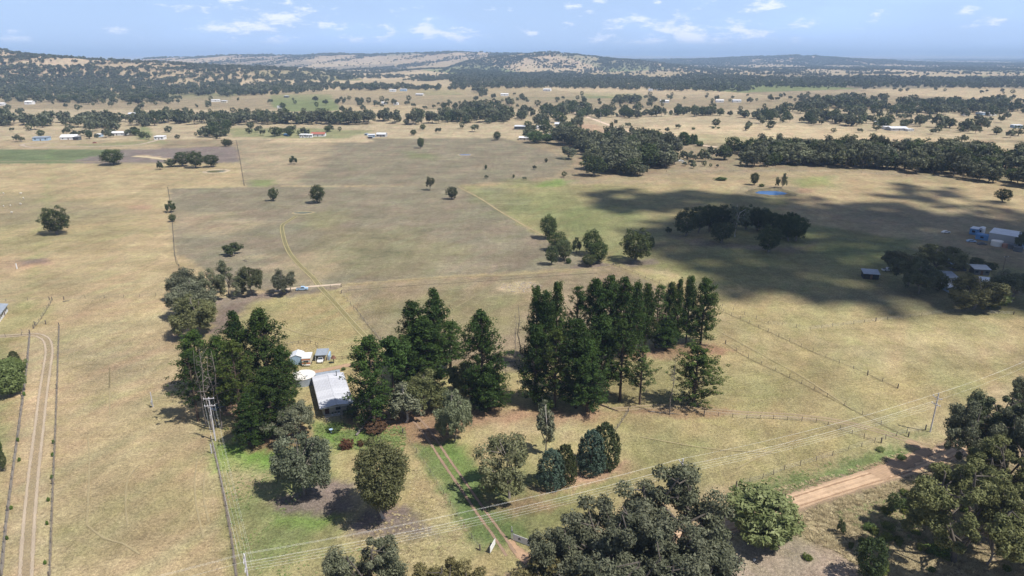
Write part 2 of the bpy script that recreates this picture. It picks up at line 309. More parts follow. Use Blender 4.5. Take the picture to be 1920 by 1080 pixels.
def paint(x, y):
    n = len(x); c = np.tile(np.array(DRY), (n, 1)) * (1 + .0*x[:, None])
    for col, soft, op, wob, P in PAINT:
        Q = [gp(*p) for p in P]; q = np.array(Q); pad = soft*3 + wob*2
        s = np.where((x > q[:,0].min()-pad) & (x < q[:,0].max()+pad) & (y > q[:,1].min()-pad) & (y < q[:,1].max()+pad))[0]
        if not len(s): continue
        xs, ys = x[s], y[s]
        lam = max(wob*5, 4)
        dx = wob * .6 * (wav(xs, ys, lam, 1) + .5*wav(xs, ys, lam/3, 5)); dy = wob * .6 * (wav(xs, ys, lam, 7) + .5*wav(xs, ys, lam/3, 3))
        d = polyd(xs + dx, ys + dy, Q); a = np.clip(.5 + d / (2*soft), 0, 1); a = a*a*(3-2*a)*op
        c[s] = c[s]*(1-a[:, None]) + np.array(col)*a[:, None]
    # far country: a patchwork of paddocks, pale and green, redder on the ridges
    far = np.clip((y - 1500) / 500, 0, 1)
    if far.max() > 0:
        s = np.where(far > 0)[0]; xs, ys = x[s], y[s]
        g = 1.0 + ys / 9000
        u = (xs*.93 + ys*.36 + 60*wav(xs, ys, 900, 1)) / (340*g); v = (ys*.93 - xs*.36 + 60*wav(xs, ys, 900, 5)) / (420*g)
        iu, iv = np.floor(u), np.floor(v); h = np.modf(np.abs(np.sin(iu*127.1 + iv*311.7) * 43758.5))[0]
        pal = np.array([TAN, PALE, BROWN, DRY, GREEN, TAN, OLIVE, PALE, GREY, DRY]); pc = pal[(h*10).astype(int) % 10]
        z = hz(xs, ys); k = np.clip(z/50, 0, 1)[:, None] * .5
        pc = pc*(1-k) + np.array([.38, .285, .215])*k
        a = far[s][:, None]*.85; c[s] = c[s]*(1-a) + pc*a
    # broad natural drift in every field
    m = 1 + .07*wav(x, y, 75, 3) + .05*wav(x, y, 26, 8) + .035*wav(x, y, 9, 2)
    g = .03*wav(x, y, 48, 6) + .03*wav(x, y, 14, 4)
    c = c * m[:, None]; c[:, 0] *= 1 - g*.9; c[:, 1] *= 1 + g*.5
    return np.clip(c, .01, .9)
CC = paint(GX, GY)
ii = np.arange((R_-1)*(C_-1)); r0 = ii // (C_-1); c0 = ii % (C_-1); b0 = r0*C_ + c0
faces = np.stack([b0, b0+1, b0+C_+1, b0+C_], 1)
gm = bpy.data.materials.new("pasture"); gm.use_nodes = True; nt = gm.node_tree; P = nt.nodes['Principled BSDF']
P.inputs['Roughness'].default_value = .95; P.inputs['Specular IOR Level'].default_value = .08
at = N(nt, 'ShaderNodeAttribute', attribute_name='soil'); ge = N(nt, 'ShaderNodeNewGeometry')
def nz(scale, det=3.0, rough=.6, sc=(1,1,1), dist=0.0):
    mpn = N(nt, 'ShaderNodeMapping'); mpn.inputs['Scale'].default_value = sc; L(nt, ge.outputs['Position'], mpn.inputs[0])
    n = N(nt, 'ShaderNodeTexNoise', ins={'Scale': scale, 'Detail': det, 'Roughness': rough, 'Distortion': dist}); L(nt, mpn.outputs[0], n.inputs[0]); return n.outputs[0]
def rng(o, a, b, lo, hi):
    m = N(nt, 'ShaderNodeMapRange', ins={'From Min': a, 'From Max': b, 'To Min': lo, 'To Max': hi}); L(nt, o, m.inputs[0]); return m.outputs[0]
def mul(a, b):
    m = N(nt, 'ShaderNodeMath', operation='MULTIPLY'); L(nt, a, m.inputs[0]); L(nt, b, m.inputs[1]); return m.outputs[0]
grain = nz(4.5, 3, .8); fine = nz(1.5, 5, .72); tuft = nz(.38, 4, .65, dist=.6); patch = nz(.045, 4, .55, dist=.8)
streak = nz(.25, 3, .6, sc=(1, .12, 1)); streak2 = nz(.06, 4, .6, sc=(.35, 1.6, 1), dist=.5)
val = mul(mul(mul(rng(grain, .38, .62, .70, 1.30), rng(fine, .36, .64, .70, 1.30)), rng(tuft, .36, .64, .86, 1.14)), mul(rng(patch, .3, .7, .84, 1.16), mul(rng(streak, .3, .7, .92, 1.08), rng(streak2, .3, .7, .89, 1.11))))
sc_ = N(nt, 'ShaderNodeVectorMath', operation='SCALE'); L(nt, at.outputs['Color'], sc_.inputs[0]); L(nt, val, sc_.inputs['Scale'])
gr = N(nt, 'ShaderNodeMixRGB', blend_type='MULTIPLY', ins={2: (.86, .97, .74, 1)}); L(nt, rng(nz(.09, 5, .65, dist=1.0), .45, .68, 0, .42), gr.inputs[0]); L(nt, sc_.outputs[0], gr.inputs[1])
br = N(nt, 'ShaderNodeMixRGB', blend_type='MULTIPLY', ins={2: (.84, .79, .78, 1)}); L(nt, rng(nz(.16, 5, .7), .5, .72, 0, .3), br.inputs[0]); L(nt, gr.outputs[0], br.inputs[1])
L(nt, br.outputs[0], P.inputs['Base Color'])
bp = N(nt, 'ShaderNodeBump', ins={'Strength': .8, 'Distance': .4}); L(nt, rng(fine, 0, 1, 0, 1), bp.inputs['Height']); L(nt, bp.outputs[0], P.inputs['Normal'])
me = mesh_np('ground', np.stack([GX, GY, ZZ], 1), faces, [gm], smooth=True)
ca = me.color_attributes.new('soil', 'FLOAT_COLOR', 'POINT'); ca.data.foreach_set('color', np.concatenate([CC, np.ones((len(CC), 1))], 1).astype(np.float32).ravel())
ground = tag(link('ground', me), 'dry summer paddocks of straw coloured and olive pasture', None, None, 'structure')
# the land behind the drone
bk = MB().poly([(-9000, 0.0, -.02), (-9000, -9000, -.02), (9000, -9000, -.02), (9000, 0, -.02)], [(0, 1, 2, 3)])
bme = bk.mesh('land_behind', gm); a_ = bme.color_attributes.new('soil', 'FLOAT_COLOR', 'POINT')
for i in range(4): a_.data[i].color = (*DRY, 1)
tag(link('land', bme), 'dry pasture continuing behind the viewpoint', None, None, 'structure')

# haze: one closed box of pale air around everything
hb = MB().box(0, 18000, -1.5, 64000, 58000, 262)
hm = bpy.data.materials.new('air'); hm.use_nodes = True; hn = hm.node_tree; hn.nodes.clear()
ho = N(hn, 'ShaderNodeOutputMaterial'); pv = N(hn, 'ShaderNodeVolumePrincipled'); pv.inputs['Color'].default_value = (.46, .66, 1, 1); pv.inputs['Density'].default_value = 9.5e-5; pv.inputs['Anisotropy'].default_value = 0.0
L(hn, pv.outputs[0], ho.inputs['Volume'])
tag(hb.obj('haze', hm), 'thin pale blue summer haze over the plain', None, None, 'stuff')
# ------------------------------------------------------------------ cloud that shades the eastern paddock (far above, out of view)
def in_poly(x, y, P): return polyd(np.array([x]), np.array([y]), P)[0]
def cloud():
    CA = 1150.0; lobes = [
      ([(1092,371),(1180,362),(1330,366),(1430,378),(1560,392),(1560,412),(1400,425),(1260,415),(1150,390)], 1.0),
      ([(1165,440),(1240,418),(1400,405),(1560,395),(1700,412),(2000,425),(2100,480),(2050,590),(1900,588),(1780,575),(1600,575),(1480,545),(1300,505),(1185,475)], .93),
      ([(1500,372),(1660,385),(1960,392),(2000,420),(1560,410)], .62), ([(1660,352),(1800,350),(1790,380),(1690,372)], .5),
      ([(2050,690),(1960,640),(2200,640)], .5), ([(1180,425),(1270,408),(1300,430),(1190,450)], .6)]
    gaps = [([(1180,398),(1290,402),(1250,420),(1150,415)], .5), ([(1440,500),(1640,520),(1700,545),(1500,540)], .3), ([(1500,440),(1600,455),(1600,472),(1500,462)], .35), ([(1640,470),(1760,470),(1720,495),(1600,490)], .3), ([(1680,560),(1800,590),(1650,585)], .5)]
    r = np.random.RandomState(4); C = []
    gq = [(np.array([gp(*p) for p in P]), k) for P, k in gaps]
    for P, dens in lobes:
        Q = np.array([gp(*p) for p in P]); a, b = Q.min(0) - 15, Q.max(0) + 15
        n = int((b[0]-a[0])*(b[1]-a[1]) / 34)
        x = r.uniform(a[0], b[0], n); y = r.uniform(a[1], b[1], n)
        d = polyd(x + 14*wav(x, y, 90, 1), y + 14*wav(x, y, 90, 6), Q)
        keep = r.rand(n) < dens * np.clip(.5 + d/26, 0, 1) * (1.05 + .15*wav(x, y, 60, 3))
        for G, k in gq: keep &= ~((polyd(x, y, G) > -6) & (r.rand(n) < k))
        for i in np.where(keep)[0]: C.append((x[i], y[i], r.uniform(4.5, 8.5)))
    C = np.array(C); off = np.array([SUN.x/SUN.z, SUN.y/SUN.z]) * CA
    bv = np.array([(0,0,1),(1,0,0),(0,1,0),(-1,0,0),(0,-1,0),(0,0,-1),(.7,.7,0),(-.7,.7,0),(-.7,-.7,0),(.7,-.7,0)], float)
    bf = np.array([(0,1,6),(0,6,2),(0,2,7),(0,7,3),(0,3,8),(0,8,4),(0,4,9),(0,9,1),(5,6,1),(5,2,6),(5,7,2),(5,3,7),(5,8,3),(5,4,8),(5,9,4),(5,1,9)])
    zc = CA + r.uniform(-25, 25, len(C)); ctr = np.stack([C[:,0] + SUN.x/SUN.z*zc, C[:,1] + SUN.y/SUN.z*zc, zc], 1)
    V = (ctr[:,None,:] + bv[None]*C[:,2][:,None,None]).reshape(-1, 3); Fc = (bf[None] + (np.arange(len(C))*10)[:,None,None]).reshape(-1, 3)
    m = mat('cloud_white', (.9, .9, .9), .9, var=.02)
    tag(link('cloud', mesh_np('cloud', V, Fc, [m], smooth=True)), 'small fair weather cloud above the eastern paddock', None, None, 'stuff')
cloud()

# ------------------------------------------------------------------ tree meshes (unit height; leaves are many small cards)
LM = dict(
 gum=leafmat('gum_leaf', (.070,.083,.045), (.190,.200,.125)),
 dark=leafmat('dense_leaf', (.036,.054,.021), (.10,.120,.050)),
 pine=leafmat('pine_needle', (.014,.033,.008), (.066,.110,.022), .10),
 blue=leafmat('blue_conifer', (.055,.09,.06), (.12,.17,.125), .1),
 bright=leafmat('bright_leaf', (.16,.20,.06), (.46,.50,.23), .3),
 shrub=leafmat('shrub_leaf', (.04,.07,.02), (.12,.17,.05)),
 red=leafmat('rust_leaf', (.09,.045,.03), (.16,.075,.048)))
BARK = mat('bark_grey', (.20,.175,.15), .9, var=.3, scale=5); BARKP = mat('bark_pine', (.085,.062,.048), .95, var=.3, scale=5); DEADW = mat('dead_wood', (.20,.175,.158), .9, var=.25, scale=5)
BARKD = mat('bark_dark', (.11,.095,.08), .95, var=.35, scale=5); BARKW = mat('bark_white', (.48,.44,.39), .9, var=.25, scale=5)
def cards(cl, n, size, r, up=.25, asp=.5, outw=.7, rnd=.9):
    """cl: rows (cx,cy,cz, rx,ry,rz); n cards each"""
    cl = np.asarray(cl, float); K = np.repeat(cl, n, 0); M = len(K)
    d = r.normal(size=(M, 3)); d /= np.linalg.norm(d, axis=1)[:, None]
    q = r.uniform(.45, 1.05, M)[:, None]; p = K[:, :3] + d*K[:, 3:]*q
    nn = d*outw + r.normal(size=(M, 3))*rnd*.6 + np.array([0, 0, up]); nn /= np.linalg.norm(nn, axis=1)[:, None]
    t = np.cross(nn, r.normal(size=(M, 3))); t /= np.linalg.norm(t, axis=1)[:, None] + 1e-9; b = np.cross(nn, t)
    s = (size * r.uniform(.4, 1.65, M))[:, None]; t = t*s; b = b*s*asp
    V = np.stack([p - t, p - b*1.0, p + t, p + b], 1).reshape(-1, 3); f = np.arange(M*4).reshape(-1, 4); return V, f
def tubes(segs, n=5):
    V, Fx = [], []; k = 0; ang = np.arange(n)*2*pi/n
    for p0, p1, r0, r1 in segs:
        p0, p1 = np.array(p0, float), np.array(p1, float); d = p1-p0; d /= np.linalg.norm(d)+1e-9
        u = np.cross(d, [0, 0, 1.0] if abs(d[2]) < .95 else [1.0, 0, 0]); u /= np.linalg.norm(u); w = np.cross(d, u)
        ring = np.cos(ang)[:, None]*u + np.sin(ang)[:, None]*w
        V += [p0 + ring*r0, p1 + ring*r1]; i = np.arange(n); Fx.append(np.stack([k+i, k+(i+1) % n, k+n+(i+1) % n, k+n+i], 1)); k += 2*n
    return np.concatenate(V), np.concatenate(Fx)
def bent(a, b, r0, r1, r, k=3, j=.03):
    a, b = np.array(a, float), np.array(b, float); P = [a] + [a + (b-a)*i/k + r.normal(size=3)*j*np.linalg.norm(b-a)*3 for i in range(1, k)] + [b]
    return [(P[i], P[i+1], r0+(r1-r0)*i/k, r0+(r1-r0)*(i+1)/k) for i in range(k)]
def gum_sk(seed, W=.42, low=.24, limbs=6, dens=1.0, cr=.085):
    r = np.random.RandomState(seed); seg, cl = [], []
    fork = np.array([r.uniform(-.04, .04), r.uniform(-.04, .04), r.uniform(.16, .26)]); seg += bent((0, 0, -.01), fork, .024, .016, r, 2)
    for i in range(limbs):
        az = 2*pi*(i + r.uniform(-.3, .3))/limbs; rad = W*r.uniform(.35, .78) if i else W*.1; z = r.uniform(.48, .80) if i else .86
        e = np.array([rad*cos(az), rad*sin(az), z]); seg += bent(fork, e, .013, .006, r)
        for k in range(4 + r.randint(3)):
            a2 = az + r.uniform(-1.3, 1.3); L_ = W*r.uniform(.22, .55); s = e*r.uniform(.72, 1) + fork*0
            q = s + np.array([cos(a2)*L_, sin(a2)*L_, r.uniform(-.10, .15)])
            rr = np.hypot(q[0], q[1]); q[:2] *= min(1, W*.93/rr); q[2] = min(q[2], .97 - .30*(min(rr, W)/W)**2); q[2] = max(q[2], low)
            seg.append((s, q, .006, .002)); k2 = cr*r.uniform(.75, 1.35); cl.append((*q, k2*1.15, k2*1.15, k2*.8))
            if r.rand() < .75*dens: m = s*.45 + q*.55 + r.normal(size=3)*.03; cl.append((*m, k2*.9, k2*.9, k2*.65))
            if r.rand() < .7*dens: cl.append((q[0] + r.uniform(-.06, .06), q[1] + r.uniform(-.06, .06), q[2] - r.uniform(.06, .20), k2*.75, k2*.75, k2*.8))
    return seg, cl
def round_sk(seed, W=.46, zc=.56, rz=.42, n=70, cr=.105, tr=.04):
    r = np.random.RandomState(seed); seg = bent((0, 0, -.01), (.01, .0, .5), tr, tr*.6, r, 2); cl = []
    for i in range(n):
        u = (i + .5)/n; th = i*2.39996; c = 1 - 2*u; s = sqrt(1-c*c); k = r.uniform(.66, 1.04)*(1 + .14*sin(3*th + seed)*sin(2.3*c + seed))
        wx = W*(.88 + .12*sin(2*th + seed)) * (1.0 if c > -.1 else .9)
        q = (wx*s*cos(th)*k - 0, wx*s*sin(th)*k, zc + rz*c*k); k2 = cr*r.uniform(.7, 1.25); cl.append((*q, k2, k2, k2*.85))
    for i in range(6): a = i*1.05 + seed; seg.append(((0, 0, .22), (W*.55*cos(a), W*.55*sin(a), .5), .014, .006))
    return seg, cl
def pine_sk(seed, W=.30, z0=.10, dens=1.0, flat=1.0, lean=.0):
    r = np.random.RandomState(seed); seg = [((0, 0, -.01), (lean*.5, 0, .5), .017, .012), ((lean*.5, 0, .5), (lean, 0, .97), .012, .003)]; cl = []
    z = z0
    lump = [(r.uniform(0, 2*pi), r.uniform(z0, .95), r.uniform(.7, 1.35)) for _ in range(7)]
    while z < .98:
        for k in range(6 + r.randint(2)):
            if r.rand() > .93*dens: continue
            az = r.uniform(0, 2*pi); t = (z - z0)/(1 - z0)
            L_ = W*(min(1, .55 + 1.6*t) * (1 - t)**.74*1.05 + .045) * r.uniform(.6, 1.15)
            for la, lz, lk in lump:
                if abs(z-lz) < .10 and cos(az-la) > .3: L_ *= lk
            el = radians(r.uniform(2, 26) + 30*t); d = np.array([cos(az)*cos(el), sin(az)*cos(el), sin(el)]); p0 = np.array([lean*z, 0, z])
            e = p0 + d*L_; seg.append((p0, e, .0045, .0015))
            nb = 4 if L_ > .15 else 3 if L_ > .07 else 2
            for b in range(nb):
                f = 1 - b*.21; m = p0 + d*L_*f + r.normal(size=3)*.013 + np.array([0, 0, .10*L_*f*f]); k2 = (.024 + .014*r.rand())*(1.08 - .12*b) * (.9 if t > .85 else 1)
                cl.append((*m, k2*1.1, k2*1.1, k2*flat*1.25))
        z += r.uniform(.030, .047)
    cl.append((lean, 0, .97, .022, .022, .035)); return seg, cl
def conif_sk(seed, W=.34, n=120):
    r = np.random.RandomState(seed); cl = []
    for i in range(n):
        u = (i + .5)/n; th = i*2.39996; z = .04 + .92*u; rad = W*(1 - u**4)**.65*(.75 + .25*min(1, u*6)) * r.uniform(.8, 1.05); k = .062*r.uniform(.6, 1.35)*(1.2 - .5*u)
        cl.append((rad*cos(th), rad*sin(th), z, k, k, k*1.5))
    return [((0, 0, -.01), (0, 0, .5), .02, .01)], cl
def dead_sk(seed, n=17, W=.12, z0=.2):
    r = np.random.RandomState(seed); seg = bent((0, 0, -.01), (r.uniform(-.03, .03), 0, .98), .012, .003, r, 4, .006)
    for i in range(n):
        z = r.uniform(z0, .95); az = r.uniform(0, 2*pi); L_ = W*(1.05 - z)*r.uniform(.4, 1.5); e = np.array([cos(az)*L_, sin(az)*L_, z + L_*r.uniform(-.1, .9)])
        seg.append(((0, 0, z), e, .0045, .0015)); s = e*.6 + np.array([0, 0, z])*.4
        seg.append((s, s + r.normal(size=3)*.04, .002, .001))
    return seg, []
def proto(kind, sk, leaf, bark, n, size, seed, **k):
    seg, cl = sk; r = np.random.RandomState(seed + 99)
    v, f = tubes(seg, 6 if n > 60 else 5 if n > 20 else 3); tm = mesh_np(kind + '_trunk', v, f, [bark], smooth=True)
    cm = None
    if cl: v, f = cards(cl, n, size, r, **k); cm = mesh_np(kind + '_crown', v, f, [leaf])
    return cm, tm
PR = {}
def pr(key, *a, **k): PR.setdefault(key, []).append(proto(key, *a, **k))
for s in (1, 2, 3): pr('gum_big', gum_sk(s, limbs=9, cr=.060, dens=.9), LM['gum'], BARKD, 400, .0102, s)
for s in (4, 5, 6, 7): pr('gum', gum_sk(s), LM['gum'], BARK, 160, .0155, s)
for s in (8, 9, 10): pr('gum_dense', gum_sk(s, W=.42, low=.12, limbs=10, dens=1.9, cr=.088), LM['gum'], BARK, 150, .0155, s)
for s in (11, 12): pr('gum_tall', gum_sk(s, W=.20, low=.3, limbs=7, cr=.06), LM['gum'], BARKW, 75, .017, s)
for s in (13, 14, 15): pr('round', round_sk(s), LM['dark'], BARK, 90, .021, s, rnd=.7)
pr('oval_big', round_sk(54, W=.35, zc=.59, rz=.38, n=110, cr=.085, tr=.018), LM['gum'], BARKW, 190, .0125, 54, rnd=.9)
for s in (51, 52, 53): pr('oval', round_sk(s, W=.36, zc=.55, rz=.42, n=60, cr=.115, tr=.028), LM['dark'], BARK, 80, .021, s, rnd=.8)
for s in (16, 17, 18, 19): pr('pine', pine_sk(s, flat=.85), LM['pine'], BARKP, 38, .0092, s, up=.5, asp=.42, outw=.45, rnd=1.0)
for s in (20, 21): pr('pine_slim', pine_sk(s, W=.20, z0=.16), LM['pine'], BARKP, 38, .0092, s, up=.5, asp=.42, outw=.45, rnd=1.0)
for s in (22, 23): pr('pine_sparse', pine_sk(s, W=.26, z0=.30, dens=.62, flat=.55), LM['pine'], BARKP, 30, .0095, s, up=.6, asp=.4, outw=.4)
pr('pine_wide', pine_sk(24, W=.46, z0=.08, dens=1, flat=.6), LM['pine'], BARKP, 34, .010, 24, up=.6, asp=.4, outw=.4)
pr('pine_top', pine_sk(25, W=.22, z0=.62, dens=1.0), LM['pine'], BARKP, 46, .0125, 25, up=.5, asp=.42)
for s in (26, 27): pr('blue', conif_sk(s), LM['blue'], BARKP, 70, .021, s, asp=.4); pr('conifer', conif_sk(s + 2, W=.38), LM['dark'], BARKP, 70, .021, s)
pr('bright', round_sk(30, W=.5, zc=.5, rz=.45, n=150, cr=.085), LM['bright'], BARK, 90, .026, 30, asp=.42, up=.6)
pr('small', gum_sk(31, W=.4, low=.35, cr=.10), LM['dark'], BARK, 60, .03, 31); pr('small', round_sk(32, W=.36, n=40, cr=.12), LM['dark'], BARK, 60, .03, 32)
pr('bush', round_sk(33, W=.55, zc=.42, rz=.42, n=34, cr=.17), LM['shrub'], BARK, 60, .045, 33); pr('rust', round_sk(34, W=.55, zc=.42, rz=.42, n=40, cr=.14), LM['red'], BARK, 50, .045, 34)
pr('poplar', conif_sk(35, W=.15, n=90), LM['shrub'], BARK, 50, .022, 35)
for s in (36, 37, 38): pr('dead', dead_sk(s), None, DEADW, 0, 0, s)
pr('dead_white', gum_sk(39, W=.34, low=.4, limbs=5, cr=.06), LM['gum'], BARKW, 14, .03, 39)
PR['dead_white'][0] = (PR['dead_white'][0][0], PR['dead_white'][0][1])
for s in (40, 41, 42, 43): pr('mid', gum_sk(s, limbs=6, cr=.11), LM['gum'], BARK, 34, .040, s)
for s in (44, 45): pr('mid_dense', round_sk(s, n=44, cr=.14), LM['dark'], BARK, 30, .044, s)
for s in (46, 47, 48): pr('far', gum_sk(s, low=.2, limbs=5, cr=.15), LM['gum'], BARK, 7, .085, s)
pr('far', round_sk(49, n=26, cr=.16), LM['dark'], BARK, 8, .085, 49)
# natural width over height of each mesh
ASP = {k: 2*np.percentile(np.abs(np.array([v.co.x for v in (p[0][0] or p[0][1]).vertices])), 98) for k, p in PR.items()}
KINDN = dict(gum_big='gum_tree', gum='gum_tree', gum_dense='gum_tree', gum_tall='gum_tree', round='broadleaf_tree', oval='broadleaf_tree', oval_big='gum_tree', pine='pine_tree', pine_slim='pine_tree', pine_sparse='pine_tree', pine_wide='pine_tree',
  pine_top='pine_tree', blue='conifer', conifer='conifer', bright='leafy_shrub', small='small_tree', bush='bush', rust='bush', poplar='poplar_tree', dead='dead_tree', dead_white='dead_tree', mid='gum_tree', mid_dense='broadleaf_tree')
CATN = dict(gum_tree='gum tree', broadleaf_tree='tree', pine_tree='pine tree', conifer='conifer', leafy_shrub='shrub', small_tree='small tree', bush='bush', poplar_tree='poplar', dead_tree='dead tree')
TR = random.Random(5)
def plant(kind, x, y, z, h, w, label, group=None, tint=None, var=None, rot=None):
    P = PR[kind]; cm, tm = P[(TR.randrange(len(P)) if var is None else var) % len(P)]; nm = KINDN[kind]
    e = empty(nm, (x, y, z - .05), TR.uniform(0, 2*pi) if rot is None else rot); s = w / ASP[kind] if not kind.startswith('dead') else h*.9
    tag(e, label, CATN[nm], group)
    for n, me in (('crown', cm), ('trunk', tm)):
        if me is None: continue
        o = link(n, me, e); o.scale = (s, s, h)
        if tint is not None and n == 'crown': o.color = (*tint, 1)
        elif n == 'crown': t = TR.uniform(.82, 1.15); g = TR.uniform(.94, 1.06); o.color = (t*g, t, t/g*.98, 1)
    return e
def tree(kind, px, py, top, wpx, label, group=None, tint=None, var=None, rot=None):
    """tree seen with its foot at (px, py), its top at row top and wpx wide"""
    x, y = gp(px, py); h = ht(px, top, y); w = wpx / pxm((py + top)/2) 
    w = wpx / (F / ((CH - h*.55) / (STH + ((py+top)/2 - 540)/F*CTH)))
    if kind in ('gum', 'small', 'gum_tall') and px != 955: w *= 1.10; h *= 1.03
    if kind == 'round': w *= 1.06
    return plant(kind, x, y, 0, h, w, label, group, tint, var, rot)
